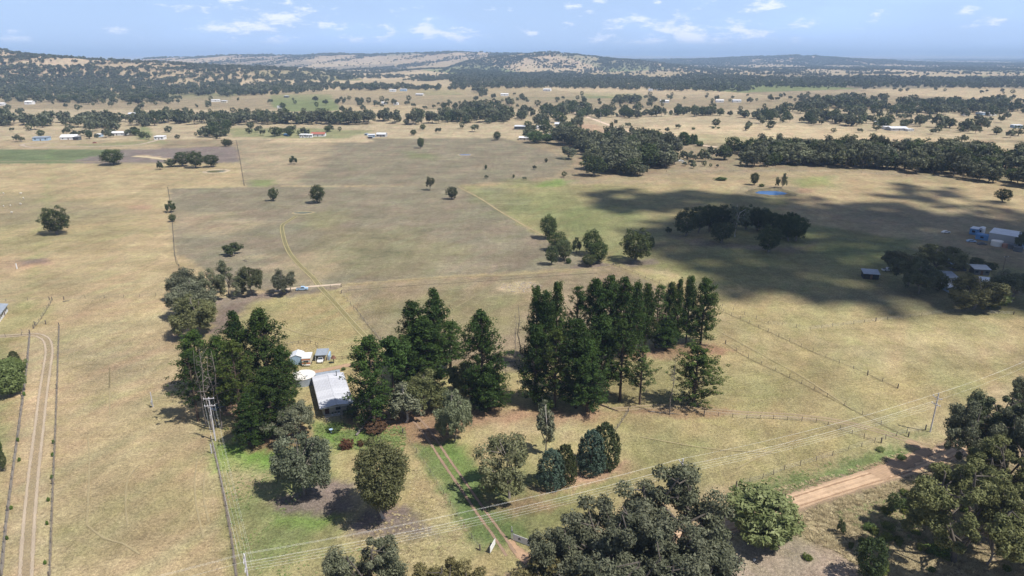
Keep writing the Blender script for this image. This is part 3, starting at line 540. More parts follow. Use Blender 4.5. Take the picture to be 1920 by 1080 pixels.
# ------------------------------------------------------------------ trees one by one: kind, foot x, foot y, top y, width (photo pixels), label
GT = (1.0, .98, 1.0); GREY_T = (1.25, 1.22, 1.3); OLV = (1.15, 1.12, .75); BRN = (1.35, 1.1, .8); DK = (.75, .8, .72); SLV = (1.35, 1.4, 1.35)
T = [
 # bottom edge
 ('gum_big',1258,1098,868,205,'spreading grey green gum above the power pole at the bottom centre',None,GT),
 ('gum_big',1150,1150,905,210,'large gum filling the space left of the hidden power pole',None,GREY_T),
 ('gum_big',1058,1140,962,150,'gum beside the white corrugated gate panel',None,GT),
 ('gum_big',1262,1190,985,215,'broad pale gum at the bottom edge under the power pole',None,GREY_T),
 ('gum_big',1040,1230,1040,190,'brownish gum crown cut by the bottom edge right of the driveway mouth',None,BRN),
 ('gum_big',1190,1240,1010,230,'grey gum crown at the bottom edge between two larger gums',None,GREY_T),
 ('gum_big',700,1180,1008,150,'green gum crown at the bottom edge left of the driveway',None,GT),
 ('gum_big',640,1200,1050,90,'low dark gum at the bottom edge nearest the left power pole',None,DK),
 ('gum_big',840,1180,1042,140,'brownish gum crown at the bottom edge beside the driveway mouth',None,BRN),
 ('bright',1428,1012,922,112,'bright green leafy shrub beside the dirt road'),
 ('round',1627,1090,1010,58,'small dark green tree with thin stems on the bare verge',None,(1,1.15,1)),
 ('gum_big',1788,1052,868,190,'dark olive gum with a forked black trunk beside the dirt road',None,OLV),
 ('gum_big',1812,905,738,108,'grey green gum overhanging the bend of the dirt road',None,GT),
 ('gum_big',1858,880,722,110,'tall dark gum in the clump behind the road bend',None,DK),
 ('gum_big',1915,930,740,130,'grey gum at the right edge of the clump behind the road bend',None,GT),
 ('gum_big',1925,800,702,70,'gum at the right edge highest behind the road clump',None,GT),
 ('gum_big',1870,985,815,130,'brown green gum in front of the road clump',None,OLV),
 ('gum_big',1925,1060,880,150,'olive gum at the right edge beside the forked gum',None,OLV),
 ('gum',1850,1060,935,90,'low bushy gum under the forked gum at the right',None,OLV),
 # homestead garden
 ('gum_dense',572,928,808,98,'grey green weeping gum on bare ground below the house',None,(1.05,1.1,1.15)),
 ('oval_big',720,972,828,92,'upright dark gum with a bronze top beside the driveway fence',None,(1.0,.95,.7)),
 ('gum',955,934,815,118,'open spreading gum beside the twin wheel tracks',None,(1.2,1.15,1.0)),
 ('blue',1033,912,842,48,'blue green conifer, the smaller one of the garden row'),
 ('conifer',1058,904,833,42,'green conifer touching the smaller blue green conifer'),
 ('blue',1108,884,806,50,'blue green conifer, the larger one of the garden row'),
 ('conifer',1132,874,793,54,'largest green conifer of the garden row'),
 ('gum_tall',1022,850,742,30,'thin bare stemmed gum standing in front of the pines',None,GREY_T),
 ('gum_dense',560,815,748,58,'pale gum leaning over the needles below the left pines',None,GREY_T),
 ('gum',535,822,765,80,'grey gum under the left pines',None,GREY_T),
 ('gum_dense',795,768,690,78,'olive gum behind the driveway end',None,(1.25,1.25,.85)),
 ('gum_tall',762,792,718,50,'thin gum at the end of the twin wheel tracks',None,GREY_T),
 ('gum_dense',852,828,722,62,'silver green multi stemmed gum at the end of the driveway',None,SLV),
 ('gum_dense',882,750,672,72,'smooth olive crowned gum in front of the tall lone pine',None,(1.3,1.35,.9)),
 ('gum',660,785,755,26,'dark weeping shrub at the right corner of the house',None,DK),
 # left pine clump
 ('pine',455,735,587,62,'pine with a dark top at the back left of the house pines',None,DK),
 ('pine',505,748,583,88,'tallest pine of the group west of the house'),
 ('pine',540,772,650,50,'pine beside the water tank'),
 ('pine',378,735,622,66,'leftmost pine beside the dry western paddock'),
 ('pine_sparse',372,790,662,64,'low pine at the paddock edge left of the power pole',None,DK),
 ('pine_sparse',455,800,640,72,'thinner brownish pine in front of the pair behind the power pole',None,(1.7,1.3,1.2)),
 ('pine',515,818,690,78,'nearest full pine of the group west of the house'),
 ('pine',474,835,742,62,'low dark pine at the lush grass edge',None,DK),
 ('pine',425,770,632,60,'pine right behind the bare dead trunks',None,(1.1,1.05,1)),
 ('dead',388,800,652,34,'bare dead trunk, leftmost of the four beside the pole'),
 ('dead',397,806,648,30,'tallest bare dead trunk beside the pole'),
 ('dead',406,800,662,26,'bare dead trunk just left of the rightmost one'),
 ('dead',416,804,655,30,'rightmost bare dead trunk in front of the pines'),
 # pines right of the house
 ('pine',702,795,633,80,'ragged pine touching the right side of the house'),
 ('pine_top',740,772,636,50,'pine with a long bare trunk right of the house'),
 ('rust',705,808,790,46,'pile of dead brown brush and needles right of the house',None,(.9,1.1,1.0)),('bush',697,797,784,22,'green bush at the foot of the ragged pine'),
 ('pine',818,705,545,66,'tallest pine of the middle group'),
 ('pine',778,700,568,72,'left pine of the middle group',None,DK),
 ('pine',800,725,600,90,'broad pine in front of the middle group'),
 ('pine_sparse',845,700,603,70,'right pine of the middle group'),
 ('pine',765,740,640,60,'low pine above the driveway end',None,DK),
 ('pine',905,768,585,74,'tall lone pine between the two pine groups'),
 ('pine',918,770,690,66,'dark low pine growing under the tall lone pine',None,DK),
 ('dead',850,662,590,26,'bare dead tree beside the middle pines'),
 ('dead',965,672,585,20,'left bare trunk of the dead pair left of the long pine row'),
 ('dead',974,678,570,22,'tallest bare trunk left of the long pine row'),
 ('dead',948,745,686,16,'short bare dead trunk in the yellow grass'),
 # long pine row, back
 ('pine_slim',1005,690,538,44,'first pine from the left in the back row'),('pine_slim',1022,695,545,44,'second pine from the left in the back row',None,DK),
 ('pine_slim',1042,680,529,44,'third pine from the left in the back row'),('pine_sparse',1080,660,537,50,'thin crowned pine in the gap of the back row'),
 ('pine',1113,672,524,58,'first of the close dark pines in the middle of the back row'),('pine',1140,668,519,56,'tallest dark pine in the middle of the back row'),
 ('pine',1165,668,522,58,'dark pine right of the tallest in the back row',None,DK),('pine_slim',1188,662,530,46,'pine at the right end of the close dark pines'),
 ('pine_slim',1208,655,531,36,'pine left of the thinner ones in the back row'),('pine_sparse',1228,652,533,44,'greyer pine in the back row',None,(1.2,1.15,1.3)),
 ('pine_slim',1250,648,528,32,'narrow pine, fourth from the right in the back row'),('pine_slim',1266,646,524,30,'narrow pine, third from the right in the back row'),
 ('pine_slim',1286,644,517,34,'narrow pine with a rusty patch, second from the right'),('pine',1313,645,524,52,'full dark pine at the right end of the back row'),
 ('pine_slim',1245,652,600,60,'low green pine under the narrow ones'),
 # long pine row, front
 ('pine',1003,758,612,62,'left pine of the front row',None,DK),('pine_sparse',1040,765,620,60,'thin brownish pine of the front row',None,(1.4,1.1,1)),
 ('pine',1080,765,603,84,'broadest dark pine of the front row'),('pine',1100,772,640,66,'dark pine with green skirts in the front row'),
 ('pine',1125,735,596,70,'pine behind the broadest front pine'),('pine_sparse',1065,735,596,62,'pine between the two rows',None,DK),
 ('pine_sparse',1162,752,603,66,'thin pine with a bare lower trunk'),('pine_sparse',1199,758,650,52,'small thin pine beside the dead tree',None,(1.5,1.3,1.6)),
 ('dead',1256,778,660,54,'dead tree with bare side branches near the wide pine'),('pine_wide',1300,762,652,84,'wide flat branched pine at the right end of the front row',None,(1.5,1.35,1.2)),
 ('bush',1022,770,742,30,'green bush at the foot of the front pines'),
 # west trees
 ('gum_dense',372,628,545,80,'round olive gum at the paddock corner',None,(1.2,1.15,.85)),
 ('gum_dense',362,592,515,76,'gum behind the round olive one',None,GREY_T),('gum_dense',350,560,494,58,'grey gum at the north end of the paddock corner trees',None,GREY_T),
 ('gum',398,566,503,44,'thin green gum between the grey ones'),('gum',433,556,488,54,'spreading gum with a forked trunk in the row',None,(1.15,1.15,1.1)),
 ('gum_dense',472,554,497,42,'dark rounded gum at the right of the row',None,(.85,.85,.7)),('gum_dense',533,552,502,40,'dark grey gum by the dirt patch and blue trailer',None,(.8,.78,.85)),
 ('small',438,478,451,29,'small spreading tree alone in the brown paddock'),
 ('round',107,439,389,46,'dense round tree in the dry western paddock',None,(1,.98,.9)),
 ('small',320,398,374,15,'upper one of the two small trees on the western fence'),('small',324,416,402,14,'lower one of the two small trees on the western fence'),
 ('small',513,377,353,18,'small leaning tree near the round dam'),('oval',596,381,346,27,'bushy gum in the middle of the brown paddock',None,(.9,.9,.8)),
 ('gum',806,357,330,17,'slender gum at the top of the brown paddock'),('round',1004,268,246,34,'pale green willow in the bright garden of the far village',None,(1.3,1.55,1.3)),('round',1026,268,250,24,'second pale green willow right of the larger one',None,(1.2,1.5,1.2)),('round',848,374,350,19,'compact round tree at the top of the brown paddock'),
 ('oval',789,278,257,14,'tree alone below the white sheds'),('small',551,308,290,12,'tiny tree alone in the tan paddock'),('small',911,318,309,6,'tiny dark sapling in the upper paddock'),
 ('oval',212,309,280,40,'broad crowned tree at the edge of the ploughed field',None,(.9,.95,.7)),('small',301,318,299,10,'thin bare looking tree left of the dam trees'),
 ('small',321,313,298,20,'leftmost low tree of the dam group'),('oval',343,312,283,28,'grey gum of the dam group',None,GREY_T),('round',368,315,283,30,'dark green tree of the dam group'),('round',397,313,290,26,'round dark tree at the right of the dam group',None,DK),
 ('round',423,275,260,12,'left tree of the pair at the end of the lane'),('round',430,274,261,11,'right tree of the pair at the end of the lane'),
 ('gum',32,266,251,12,'left tree of the pair by the blue shed'),('gum',40,266,252,11,'right tree of the pair by the blue shed'),
 ('bright',18,742,675,50,'dense green hedge like shrub at the left edge',None,(.55,.62,.55)),('bright',22,700,672,36,'smaller bush behind the hedge like shrub',None,(.55,.62,.5)),
 ('conifer',28,682,658,18,'small dark clipped conifer beside the left drive'),('rust',2,690,673,30,'dark brown bush cut by the left edge',None,(.6,.7,.8)),
 ('small',9,884,845,14,'bare twiggy sapling beside the left fence',None,GREY_T),('bush',0,850,824,14,'dark green bush cut by the left edge near the drive'),
 # clump in the middle distance
 ('oval',1029,448,403,31,'tall oval tree at the top left of the paddock clump',None,(.85,.95,.7)),('oval',1045,470,434,32,'tree below the tall oval one in the clump',None,(.85,.95,.7)),
 ('round',1035,497,460,22,'oval tree at the lower left of the clump'),('oval',1057,488,448,32,'grey gum with pale limbs in the clump',None,GREY_T),('small',1081,475,440,14,'slim grey tree beside the clump',None,GREY_T),('bush',1066,494,482,12,'little bush at the foot of the clump'),
 ('oval',1109,478,431,37,'back tree of the pair right of the clump',None,(.85,.95,.65)),('oval',1122,493,452,38,'front tree of the pair right of the clump',None,(.9,1,.7)),('round',1103,499,477,25,'low round tree at the foot of the pair'),
 ('round',1191,491,431,53,'large round tree beside the cloud shadow',None,(1,1,.75)),('small',1220,468,444,16,'small tree behind the large round one'),
 ('small',1253,437,424,10,'tiny tree at the left of the shaded grove'),
 ('round',1286,442,391,44,'leftmost tree of the shaded grove'),('round',1352,455,416,38,'single tree in front of the shaded grove'),('round',1440,473,424,41,'rounded tree at the front right of the shaded grove'),
 ('dead_white',1378,444,373,44,'tall white limbed gum rising out of the shaded grove'),
 ('oval',1414,347,323,17,'left tree by the blue dam'),('gum',1465,353,324,20,'right tree by the blue dam'),('bush',1428,350,344,12,'low bush behind the blue dam'),('bush',1352,338,331,24,'low wide green mound of a bush in the dry field'),
 ('round',1880,379,354,25,'lone tree on the eastern rise'),
 # right homestead
 ('gum_dense',1681,508,468,50,'grey gum behind the white utility'),('gum_dense',1703,538,478,66,'broad dark gum left of the shaded homestead',None,DK),('gum_dense',1757,512,454,76,'large gum behind the shaded homestead',None,(.95,.9,.7)),
 ('gum_dense',1722,550,492,58,'dark tree before the shaded homestead',None,DK),('gum_dense',1826,580,508,92,'wide brown green tree at the front of the shaded homestead',None,(1.1,1,.75)),('small',1760,546,515,34,'light green garden tree of the shaded homestead'),
 ('bright',1858,575,535,50,'bright green tree right of the shaded homestead',None,(.55,.6,.5)),('gum_dense',1898,566,508,62,'gum cut by the right edge near the homestead',None,DK),('round',1829,504,483,26,'rounded green garden tree of the pair'),('round',1855,508,492,22,'smaller green garden tree of the pair'),
 ('gum_dense',1916,466,430,24,'tree at the right edge beside the long shed',None,DK),('gum_dense',1880,550,505,48,'thin tree among the homestead sheds',None,GREY_T),
 ('poplar',1228,294,277,8,'dark narrow conifer left of the poplars',None,DK),
 ('poplar',1281,272,247,22,'tallest and widest poplar',None,DK),('poplar',1290,271,253,7,'second poplar from the left'),('poplar',1297,271,251,8,'third poplar from the left'),('poplar',1303,271,252,9,'rightmost poplar of the four'),('bush',1312,274,263,18,'bush right of the poplars'),
 ('bush',1215,249,242,12,'dark shrub above the far dirt road'),('bush',1236,255,250,9,'small shrub just above the far dirt road'),('bush',1208,254,250,6,'tiny shrub beside the far dirt road'),
 ('small',1146,247,229,9,'slim tree left of the far dirt road'),('small',1184,250,234,8,'slim pale tree on the far dirt road'),('bush',1116,249,243,9,'right bush on the red bare ground'),('bush',1100,250,245,7,'left bush on the red bare ground'),('small',1132,258,249,8,'pale green sapling in the dry field',None,(1.8,1.8,1.6)),
 ('bush',1300,243,238,8,'shrub alone in the pale field'),('bush',1337,241,237,7,'left of two round shrubs in the pale field'),('bush',1347,241,237,7,'right of two round shrubs in the pale field'),
 ('oval',932,263,246,14,'low dark tree on the tan rise',None,DK),('small',1024,305,297,6,'tiny lollipop tree in the tan paddock'),('small',963,334,327,5,'tiny dark shrub in the tan paddock'),
 # rust coloured garden shrubs
 ('rust',650,840,822,26,'rust red shrub in the lush grass'),('rust',676,836,824,14,'smaller rust red shrub in the lush grass'),('rust',672,695,682,12,'orange shrub beside the house track',None,(2,1,.8)),('bush',664,688,676,14,'green shrub beside the orange one'),
 ('bush',644,694,688,9,'small shrub beside the house track'),('bush',657,714,704,8,'sapling on the lawn beside the house'),('bush',553,738,728,16,'bush on the left side of the house'),('bush',628,806,797,34,'low green bush in front of the house'),
 ('bush',1651,845,838,18,'grass clump shrub beside the dirt road',None,(2.2,1.8,2.2)),('small',1672,962,925,26,'thin blue grey sapling on the rough verge',None,SLV),('small',1576,1002,970,14,'bare grey sapling on the rough verge',None,GREY_T),('bush',1690,860,852,18,'dark shrub at the track junction'),
 ('bush',1645,1075,1050,40,'dry shrub at the bottom edge of the verge',None,BRN),('bush',1760,1040,1015,40,'scrubby bush at the foot of the forked gum',None,OLV),('bush',1695,952,935,30,'grey scrub on the rough verge',None,GREY_T),
]
for t in T:
    k, px, py, tp, w, lab = t[:6]; tree(k, px, py, tp, w, lab, t[6] if len(t) > 6 else None, t[7] if len(t) > 7 else None)
sr = random.Random(12)
for i in range(34):
    a, b = sr.uniform(1490, 1900), sr.uniform(925, 1075)
    if b < 958 - (a-1480)*.27 + 28 or (1560 < a < 1640 and b > 1030): continue
    tree('bush', a, b, b - sr.uniform(7, 16), sr.uniform(10, 26), 'dry grey brown scrub bush on the rough verge of the dirt road', 'scrub on the rough verge', sr.choice([(1.6,1.25,1.1),(1.3,1.25,1.2),(1.1,1.0,.7),(.8,.8,.7),(2.0,1.5,1.2)]))
# saplings along the two drive fences
for i, (a, b) in enumerate([(101,832),(99,856),(98,898),(91,940),(89,984),(85,1058),(37,865),(34,828),(22,955),(14,1012),(48,690),(46,742)]):
    tree('bush', a, b, b - 9, 6, 'little green sapling in a fence side row along the left drive', 'saplings along the left drive', (1.6, 1.8, 1.2))
# the shaded grove, trees that cannot be told apart
for i, (a, b, t_, w) in enumerate([(1309,436,386,32),(1330,434,384,34),(1352,432,384,32),(1398,430,386,32),(1420,432,389,34),(1445,440,398,36),(1466,447,403,38),(1492,452,405,42),(1375,428,388,30),(1340,428,388,30),(1432,428,392,30),(1480,438,398,30),(1478,452,408,34)]):
    tree('round', a, b, t_, w, 'dark round tree standing close in the shaded grove', 'trees of the shaded grove', (.9, .95, .8))
# ------------------------------------------------------------------ woods and belts, sampled on the ground
# (polygon of tree feet in photo pixels, spacing m, height m, dense share)
WOODS = [
 ([(1090,334),(1200,330),(1255,322),(1240,300),(1280,285),(1240,274),(1150,270),(1090,292),(1130,315)], 10.5, 17, .2, 'a'),
 ([(1255,322),(1270,306),(1240,300),(1225,316)], 11, 10, .1, 'a'),
 ([(1350,300),(1420,312),(1500,312),(1620,316),(1710,322),(1800,338),(1960,356),(2200,380),(2200,300),(1930,302),(1760,294),(1600,288),(1460,286),(1370,284)], 10, 16.5, .25, 'a'),
 ([(1270,302),(1350,306),(1350,292),(1290,290)], 13, 8, .2, 'a'),
 ([(1040,305),(1075,303),(1085,290),(1055,292)], 9, 13, .2, 'b'),
 ([(1085,310),(1130,296),(1110,272),(1070,258),(1060,270),(1080,290)], 12, 16, .1, 'b'),
 ([(1035,272),(1080,276),(1092,250),(1065,235),(1045,250)], 12, 17, .2, 'b'),
 ([(985,268),(1040,266),(1035,256),(990,256)], 9, 12, .3, 'b'),
 ([(140,262),(262,259),(264,248),(150,250)], 15, 9, .4, 'b'),
 ([(400,262),(430,258),(424,240),(396,234)], 9, 13, .4, 'b'),
 ([(500,258),(640,252),(620,246),(505,248)], 19, 11, .5, 'b'),
 ([(-60,239),(150,239),(240,240),(270,237),(560,236),(720,234),(900,232),(980,228),(980,221),(880,223),(700,224),(400,226),(200,228),(-60,229)], 15, 16, .1, 'belt'),
 ([(60,246),(240,250),(240,240),(80,238)], 20, 13, .1, 'belt'),
 ([(820,228),(1010,222),(1060,232),(1100,222),(1110,205),(1000,206),(900,211),(830,216)], 20, 15, .3, 'w'),
 ([(985,246),(1060,250),(1100,232),(1040,226),(990,232)], 20, 15, .2, 'w'),
 ([(1060,226),(1300,218),(1480,224),(1480,214),(1300,208),(1100,210)], 18, 13, .5, 'w'),
 ([(1330,240),(1460,240),(1560,236),(1700,240),(1860,258),(1870,240),(1760,226),(1560,222),(1400,224)], 20, 14, .3, 'w'),
 ([(1430,214),(1500,217),(1700,218),(1980,220),(1980,196),(1760,190),(1560,186),(1480,190),(1560,200),(1480,204)], 21, 14, .3, 'w'),
 ([(1860,262),(1990,268),(1990,250),(1880,246)], 24, 13, .3, 'w'),
 ([(1150,196),(1230,196),(1230,186),(1150,186)], 17, 13, .3, 'w'),
 ([(630,196),(760,200),(1000,205),(1000,196),(760,190),(640,188)], 26, 11, .4, 'w'),
 ([(-300,196),(0,194),(170,196),(330,196),(334,188),(180,180),(0,178),(-300,178)], 22, 14, .3, 'h'),
 ([(-600,180),(0,178),(175,178),(330,180),(470,181),(650,170),(900,170),(930,184),(955,190),(860,168),(660,161),(450,166),(200,158),(0,160),(-600,160)], 22, 14, .3, 'h'),
 ([(850,166),(1060,167),(1400,174),(1420,168),(1300,158),(1240,150),(1180,145),(980,140),(880,136),(840,146)], 22, 13, .3, 'h'),
 ([(1220,160),(1440,166),(1700,165),(2300,168),(2300,152),(1900,150),(1600,146),(1440,148),(1300,140)], 25, 13, .3, 'h'),
 ([(1200,136),(1440,142),(1600,146),(1500,140),(1300,132)], 34, 12, .3, 'h'),
 ([(380,165),(480,168),(640,160),(600,152),(480,150),(330,150)], 30, 12, .3, 'h'),
]
W_R = np.random.RandomState(21); cand = []
def sample(Q, sp, rr, brk=(.95, .3)):
    Q = np.array(Q); a, b = Q.min(0), Q.max(0); n = int((b[0]-a[0])*(b[1]-a[1]) / (sp*sp) * 1.15); n = min(n, 90000)
    x = rr.uniform(a[0], b[0], n); y = rr.uniform(a[1], b[1], n)
    d = polyd(x + sp*.7*wav(x, y, sp*9, 2), y + sp*1.2*wav(x, y, sp*9, 5), Q); k = (d > 0) & (rr.rand(n) < brk[0] + brk[1]*wav(x, y, sp*11, 1)); return x[k], y[k]
for P_, sp, h, dn, tg in WOODS:
    x, y = sample([gp(*p) for p in P_], sp, W_R, (.82, .55) if tg == 'a' else (.95, .3) if (tg == 'h' and sp < 27) else (.85, .5) if tg == 'belt' else (.72, .75) if tg in 'wh' else (.65, .7))
    for i in range(len(x)): cand.append((x[i], y[i], h*W_R.uniform(.55, 1.3), W_R.rand() < dn, tg))
# scattered trees on the open country
SC = [([(-100,262),(400,262),(380,240),(-100,240)], 14, 8), ([(440,258),(900,255),(900,240),(440,240)], 12, 9), ([(1100,262),(1340,300),(1900,290),(1900,245),(1300,225),(1120,225)], 26, 9),
      ([(-200,222),(640,222),(900,212),(1000,200),(1000,188),(-200,186)], 90, 10), ([(1000,200),(1900,240),(1900,182),(960,178)], 120, 10), ([(-300,178),(0,160),(450,164),(450,150),(1000,150),(1900,180),(2300,150),(1200,128),(0,140)], 900, 10),
      ([(880,345),(1060,340),(1060,300),(900,290)], 4, 4), ([(1240,318),(1400,318),(1400,308),(1250,308)], 9, 4)]
for P_, n, h in SC:
    Q = np.array([gp(*p) for p in P_]); a, b = Q.min(0), Q.max(0); x = W_R.uniform(a[0], b[0], n*6); y = W_R.uniform(a[1], b[1], n*6); k = np.where(polyd(x, y, Q) > 0)[0][:n]
    for i in k: cand.append((x[i], y[i], h*W_R.uniform(.6, 1.3), W_R.rand() < .5, 's'))
cand.sort(key=lambda c: -c[2]/math.hypot(c[0], c[1]))
inview = lambda c: abs(c[0]/c[1]) < .80
LAB = dict(a=('gum tree packed in the grey green wood east of the paddocks', 'gums of the eastern wood'), b=('gum tree around the far farm houses beside the dirt road', 'gums around the far farms'),
  belt=('gum tree in the long creek belt behind the paddocks', 'gums along the creek belt'), w=('gum tree in the wooded country beyond the far road', 'gums of the far wooded country'), s=('single tree in the open far paddocks', 'scattered paddock trees'), h=('gum tree at the front of the far forest', 'gums of the far forest'))
LABD = dict(a=('dark rounded tree packed in the wood east of the paddocks', 'dark trees of the eastern wood'), b=('dark rounded tree around the far farm houses beside the dirt road', 'dark trees around the far farms'),
  belt=('dark rounded tree in the long creek belt behind the paddocks', 'dark trees along the creek belt'), w=('dark rounded tree in the wooded country beyond the far road', 'dark trees of the far wooded country'), s=('dark rounded tree alone in the open far paddocks', 'scattered dark paddock trees'), h=('dark rounded tree at the front of the far forest', 'dark trees of the far forest'))
def lab(lg, tg, x, y, h):
    b = ((CH - y*0) / y - math.tan(TH)); dn = CH/y; # picture column and row of the foot
    v = (dn*CTH - STH) / (CTH + dn*STH); py = 540 + F*v; px = 960 + F*(x/(y*CTH + CH*STH)); l, g = lg
    wh = {'a': ['around the hidden white house', 'behind the blue dam', 'facing the eastern rise', 'at the right edge'][0 if px < 1270 else 1 if px < 1500 else 2 if px < 1750 else 3],
          'b': ['by the bright willow garden', 'along the bend of the far road'][px > 1060] , 'belt': ['behind the far left sheds', 'behind the red roofed farm', 'behind the tan rise'][0 if px < 420 else 1 if px < 760 else 2],
          'w': ['left of the diagonal road', 'behind the poplar field', 'around the ridge house'][0 if px < 1120 else 1 if px < 1500 else 2], 's': ['in the far west', 'in the middle', 'in the far east'][0 if px < 640 else 1 if px < 1280 else 2], 'h': ['', ''][0]}[tg]
    size = 'tall' if h > 16 else 'low' if h < 10.5 else 'medium'
    return f'{size} {l.split(" in the")[0].split(" around the")[0].split(" packed")[0]} of the {g.split(" of the ")[-1].split(" along the ")[-1].split(" around the ")[-1]}, {wh}'.rstrip(', ')[:110], g
used_g = sum(1 for t in T if KINDN[t[0]] == 'gum_tree'); used_r = sum(1 for t in T if KINDN[t[0]] == 'broadleaf_tree') + 13
rest = []
for c in cand:
    x, y, h, dn, tg = c
    if dn and used_r < 298 and inview(c) and y < 1900: used_r += 1; plant('mid_dense', x, y, hz1(x, y), h*.85, h*W_R.uniform(.75, 1.05), *lab(LABD[tg], tg, x, y, h), tint=(1.0, 1.05, .95))
    elif not dn and used_g < 298 and inview(c) and y < 1900: used_g += 1; g = W_R.uniform(.75, 1.2); plant('mid', x, y, hz1(x, y), h, h*W_R.uniform(.7, 1.0), *lab(LAB[tg], tg, x, y, h), tint=(g*1.02, g, g*W_R.uniform(.9, 1.1)))
    else: rest.append((x, y, h))

# ---- everything further: instanced trees, one object per wood
pc = bpy.data.collections.new('tree_prototypes')
for i, (cm, tm) in enumerate(PR['far']):
    # crown and trunk joined in one mesh
    cv = np.array([v.co[:] for v in cm.vertices]); cf = np.array([p.vertices[:] for p in cm.polygons]); tv = np.array([v.co[:] for v in tm.vertices]); tf = np.array([p.vertices[:] for p in tm.polygons])
    me = mesh_np('far_tree', np.concatenate([cv, tv]), np.concatenate([cf, tf + len(cv)]), [cm.materials[0], tm.materials[0]], [0]*len(cf) + [1]*len(tf)); o = bpy.data.objects.new('far_tree_%d' % i, me); pc.objects.link(o)
def scatter(name, P, S, coll, label, nv, seed=0, up=0):
    P = np.asarray(P, np.float32); S = np.asarray(S, np.float32); r = np.random.RandomState(seed)
    me = bpy.data.meshes.new(name); me.vertices.add(len(P)); me.vertices.foreach_set('co', P.ravel())
    a = me.attributes.new('size', 'FLOAT_VECTOR', 'POINT'); a.data.foreach_set('vector', S.ravel())
    a = me.attributes.new('turn', 'FLOAT', 'POINT'); a.data.foreach_set('value', r.uniform(0, 2*pi, len(P)).astype(np.float32))
    a = me.attributes.new('which', 'INT', 'POINT'); a.data.foreach_set('value', r.randint(0, nv, len(P)).astype(np.int32))
    o = link(name, me); g = bpy.data.node_groups.new(name, 'GeometryNodeTree')
    g.interface.new_socket('Geometry', in_out='INPUT', socket_type='NodeSocketGeometry'); g.interface.new_socket('Geometry', in_out='OUTPUT', socket_type='NodeSocketGeometry')
    gi = g.nodes.new('NodeGroupInput'); go = g.nodes.new('NodeGroupOutput'); ip = g.nodes.new('GeometryNodeInstanceOnPoints'); ci = g.nodes.new('GeometryNodeCollectionInfo')
    ci.inputs['Collection'].default_value = coll; ci.inputs['Separate Children'].default_value = True; ci.inputs['Reset Children'].default_value = True
    def attr(n, t): q = g.nodes.new('GeometryNodeInputNamedAttribute'); q.data_type = t; q.inputs['Name'].default_value = n; return [s for s in q.outputs if s.enabled and s.name == 'Attribute'][0]
    cx = g.nodes.new('ShaderNodeCombineXYZ'); g.links.new(attr('turn', 'FLOAT'), cx.inputs[2])
    er = g.nodes.new('FunctionNodeEulerToRotation'); g.links.new(cx.outputs[0], er.inputs[0])
    ip.inputs['Pick Instance'].default_value = True
    g.links.new(gi.outputs[0], ip.inputs['Points']); g.links.new(ci.outputs[0], ip.inputs['Instance']); g.links.new(attr('which', 'INT'), ip.inputs['Instance Index'])
    g.links.new(er.outputs[0], ip.inputs['Rotation']); g.links.new(attr('size', 'FLOAT_VECTOR'), ip.inputs['Scale']); g.links.new(ip.outputs[0], go.inputs[0])
    md = o.modifiers.new('scatter', 'NODES'); md.node_group = g
    return tag(o, label, None, None, 'stuff')
rest = np.array(rest); x, y, h = rest.T; z = hz(x, y)
k = y < 1500; r9 = np.random.RandomState(3)
def SZ(h, r): w = h*r.uniform(.85, 1.2, len(h)); return np.stack([w, w, h], 1)
scatter('woodland', np.stack([x, y, z], 1), SZ(h, r9), pc, 'grey green gum woods filling the far plain', 4, 1)
# hill ranges: trees thick on the lower slopes, thin and clumped near the crests
hx, hy = [], []
def hill_pts(x0, x1, y0, y1, n, f, seed):
    r = np.random.RandomState(seed); x = r.uniform(x0, x1, n); y = r.uniform(y0, y1, n); z = hz(x, y); k = r.rand(n) < f(x, y, z); hx.append(x[k]); hy.append(y[k])
sg = lambda v: 1/(1 + np.exp(-v))
hill_pts(-4600, 300, 1850, 3300, 47000, lambda x, y, z: np.where(y < 2180 + 120*wav(x, y, 800, 1), .58, .07 + .42*sg(8*(wav(x, y, 260, 3) + .5*wav(x, y, 90, 6) - .15))) * (z > 2), 1)
hill_pts(-4000, 4500, 3500, 9000, 100000, lambda x, y, z: .02 + .7*sg(9*(wav(x, y*.45, 620, 4) + .5*wav(x, y*.6, 210, 2) - .35)), 2)
hill_pts(-400, 3500, 4300, 5600, 19000, lambda x, y, z: .03 + .95*sg(9*(wav(x, y*.5, 500, 7) + .5*wav(x, y, 160, 1) - .2)), 3)
hill_pts(1500, 5500, 6500, 9500, 20000, lambda x, y, z: .03 + np.where(z > 25, .9, .5)*sg(6*(wav(x, y*.5, 700, 2) - .05)), 4)
hill_pts(500, 16000, 4500, 20000, 80000, lambda x, y, z: .01 + .6*sg(8*(wav(x*.35, y, 1500, 9) - .3))*np.clip(14000/y, .2, 1), 5)
X_, Y_ = np.concatenate(hx), np.concatenate(hy); r8 = np.random.RandomState(8); k = np.abs(X_/Y_) < 1.5; X_, Y_ = X_[k], Y_[k]; H_ = r8.uniform(7, 13, len(X_)) * np.where(Y_ > 6500, 1.5, 1.0)
W_ = H_*r8.uniform(1.0, 1.5, len(X_))*np.where(Y_ > 6500, 1.3, 1.0)*np.where(Y_ > 10000, 1.6, 1.0)
scatter('hill_forest', np.stack([X_, Y_, hz(X_, Y_) - .3], 1), np.stack([W_, W_, H_], 1), pc, 'blue grey forest over the distant hills and ridges', 4, 2)
print('TREES', used_g, used_r, len(rest), len(X_))
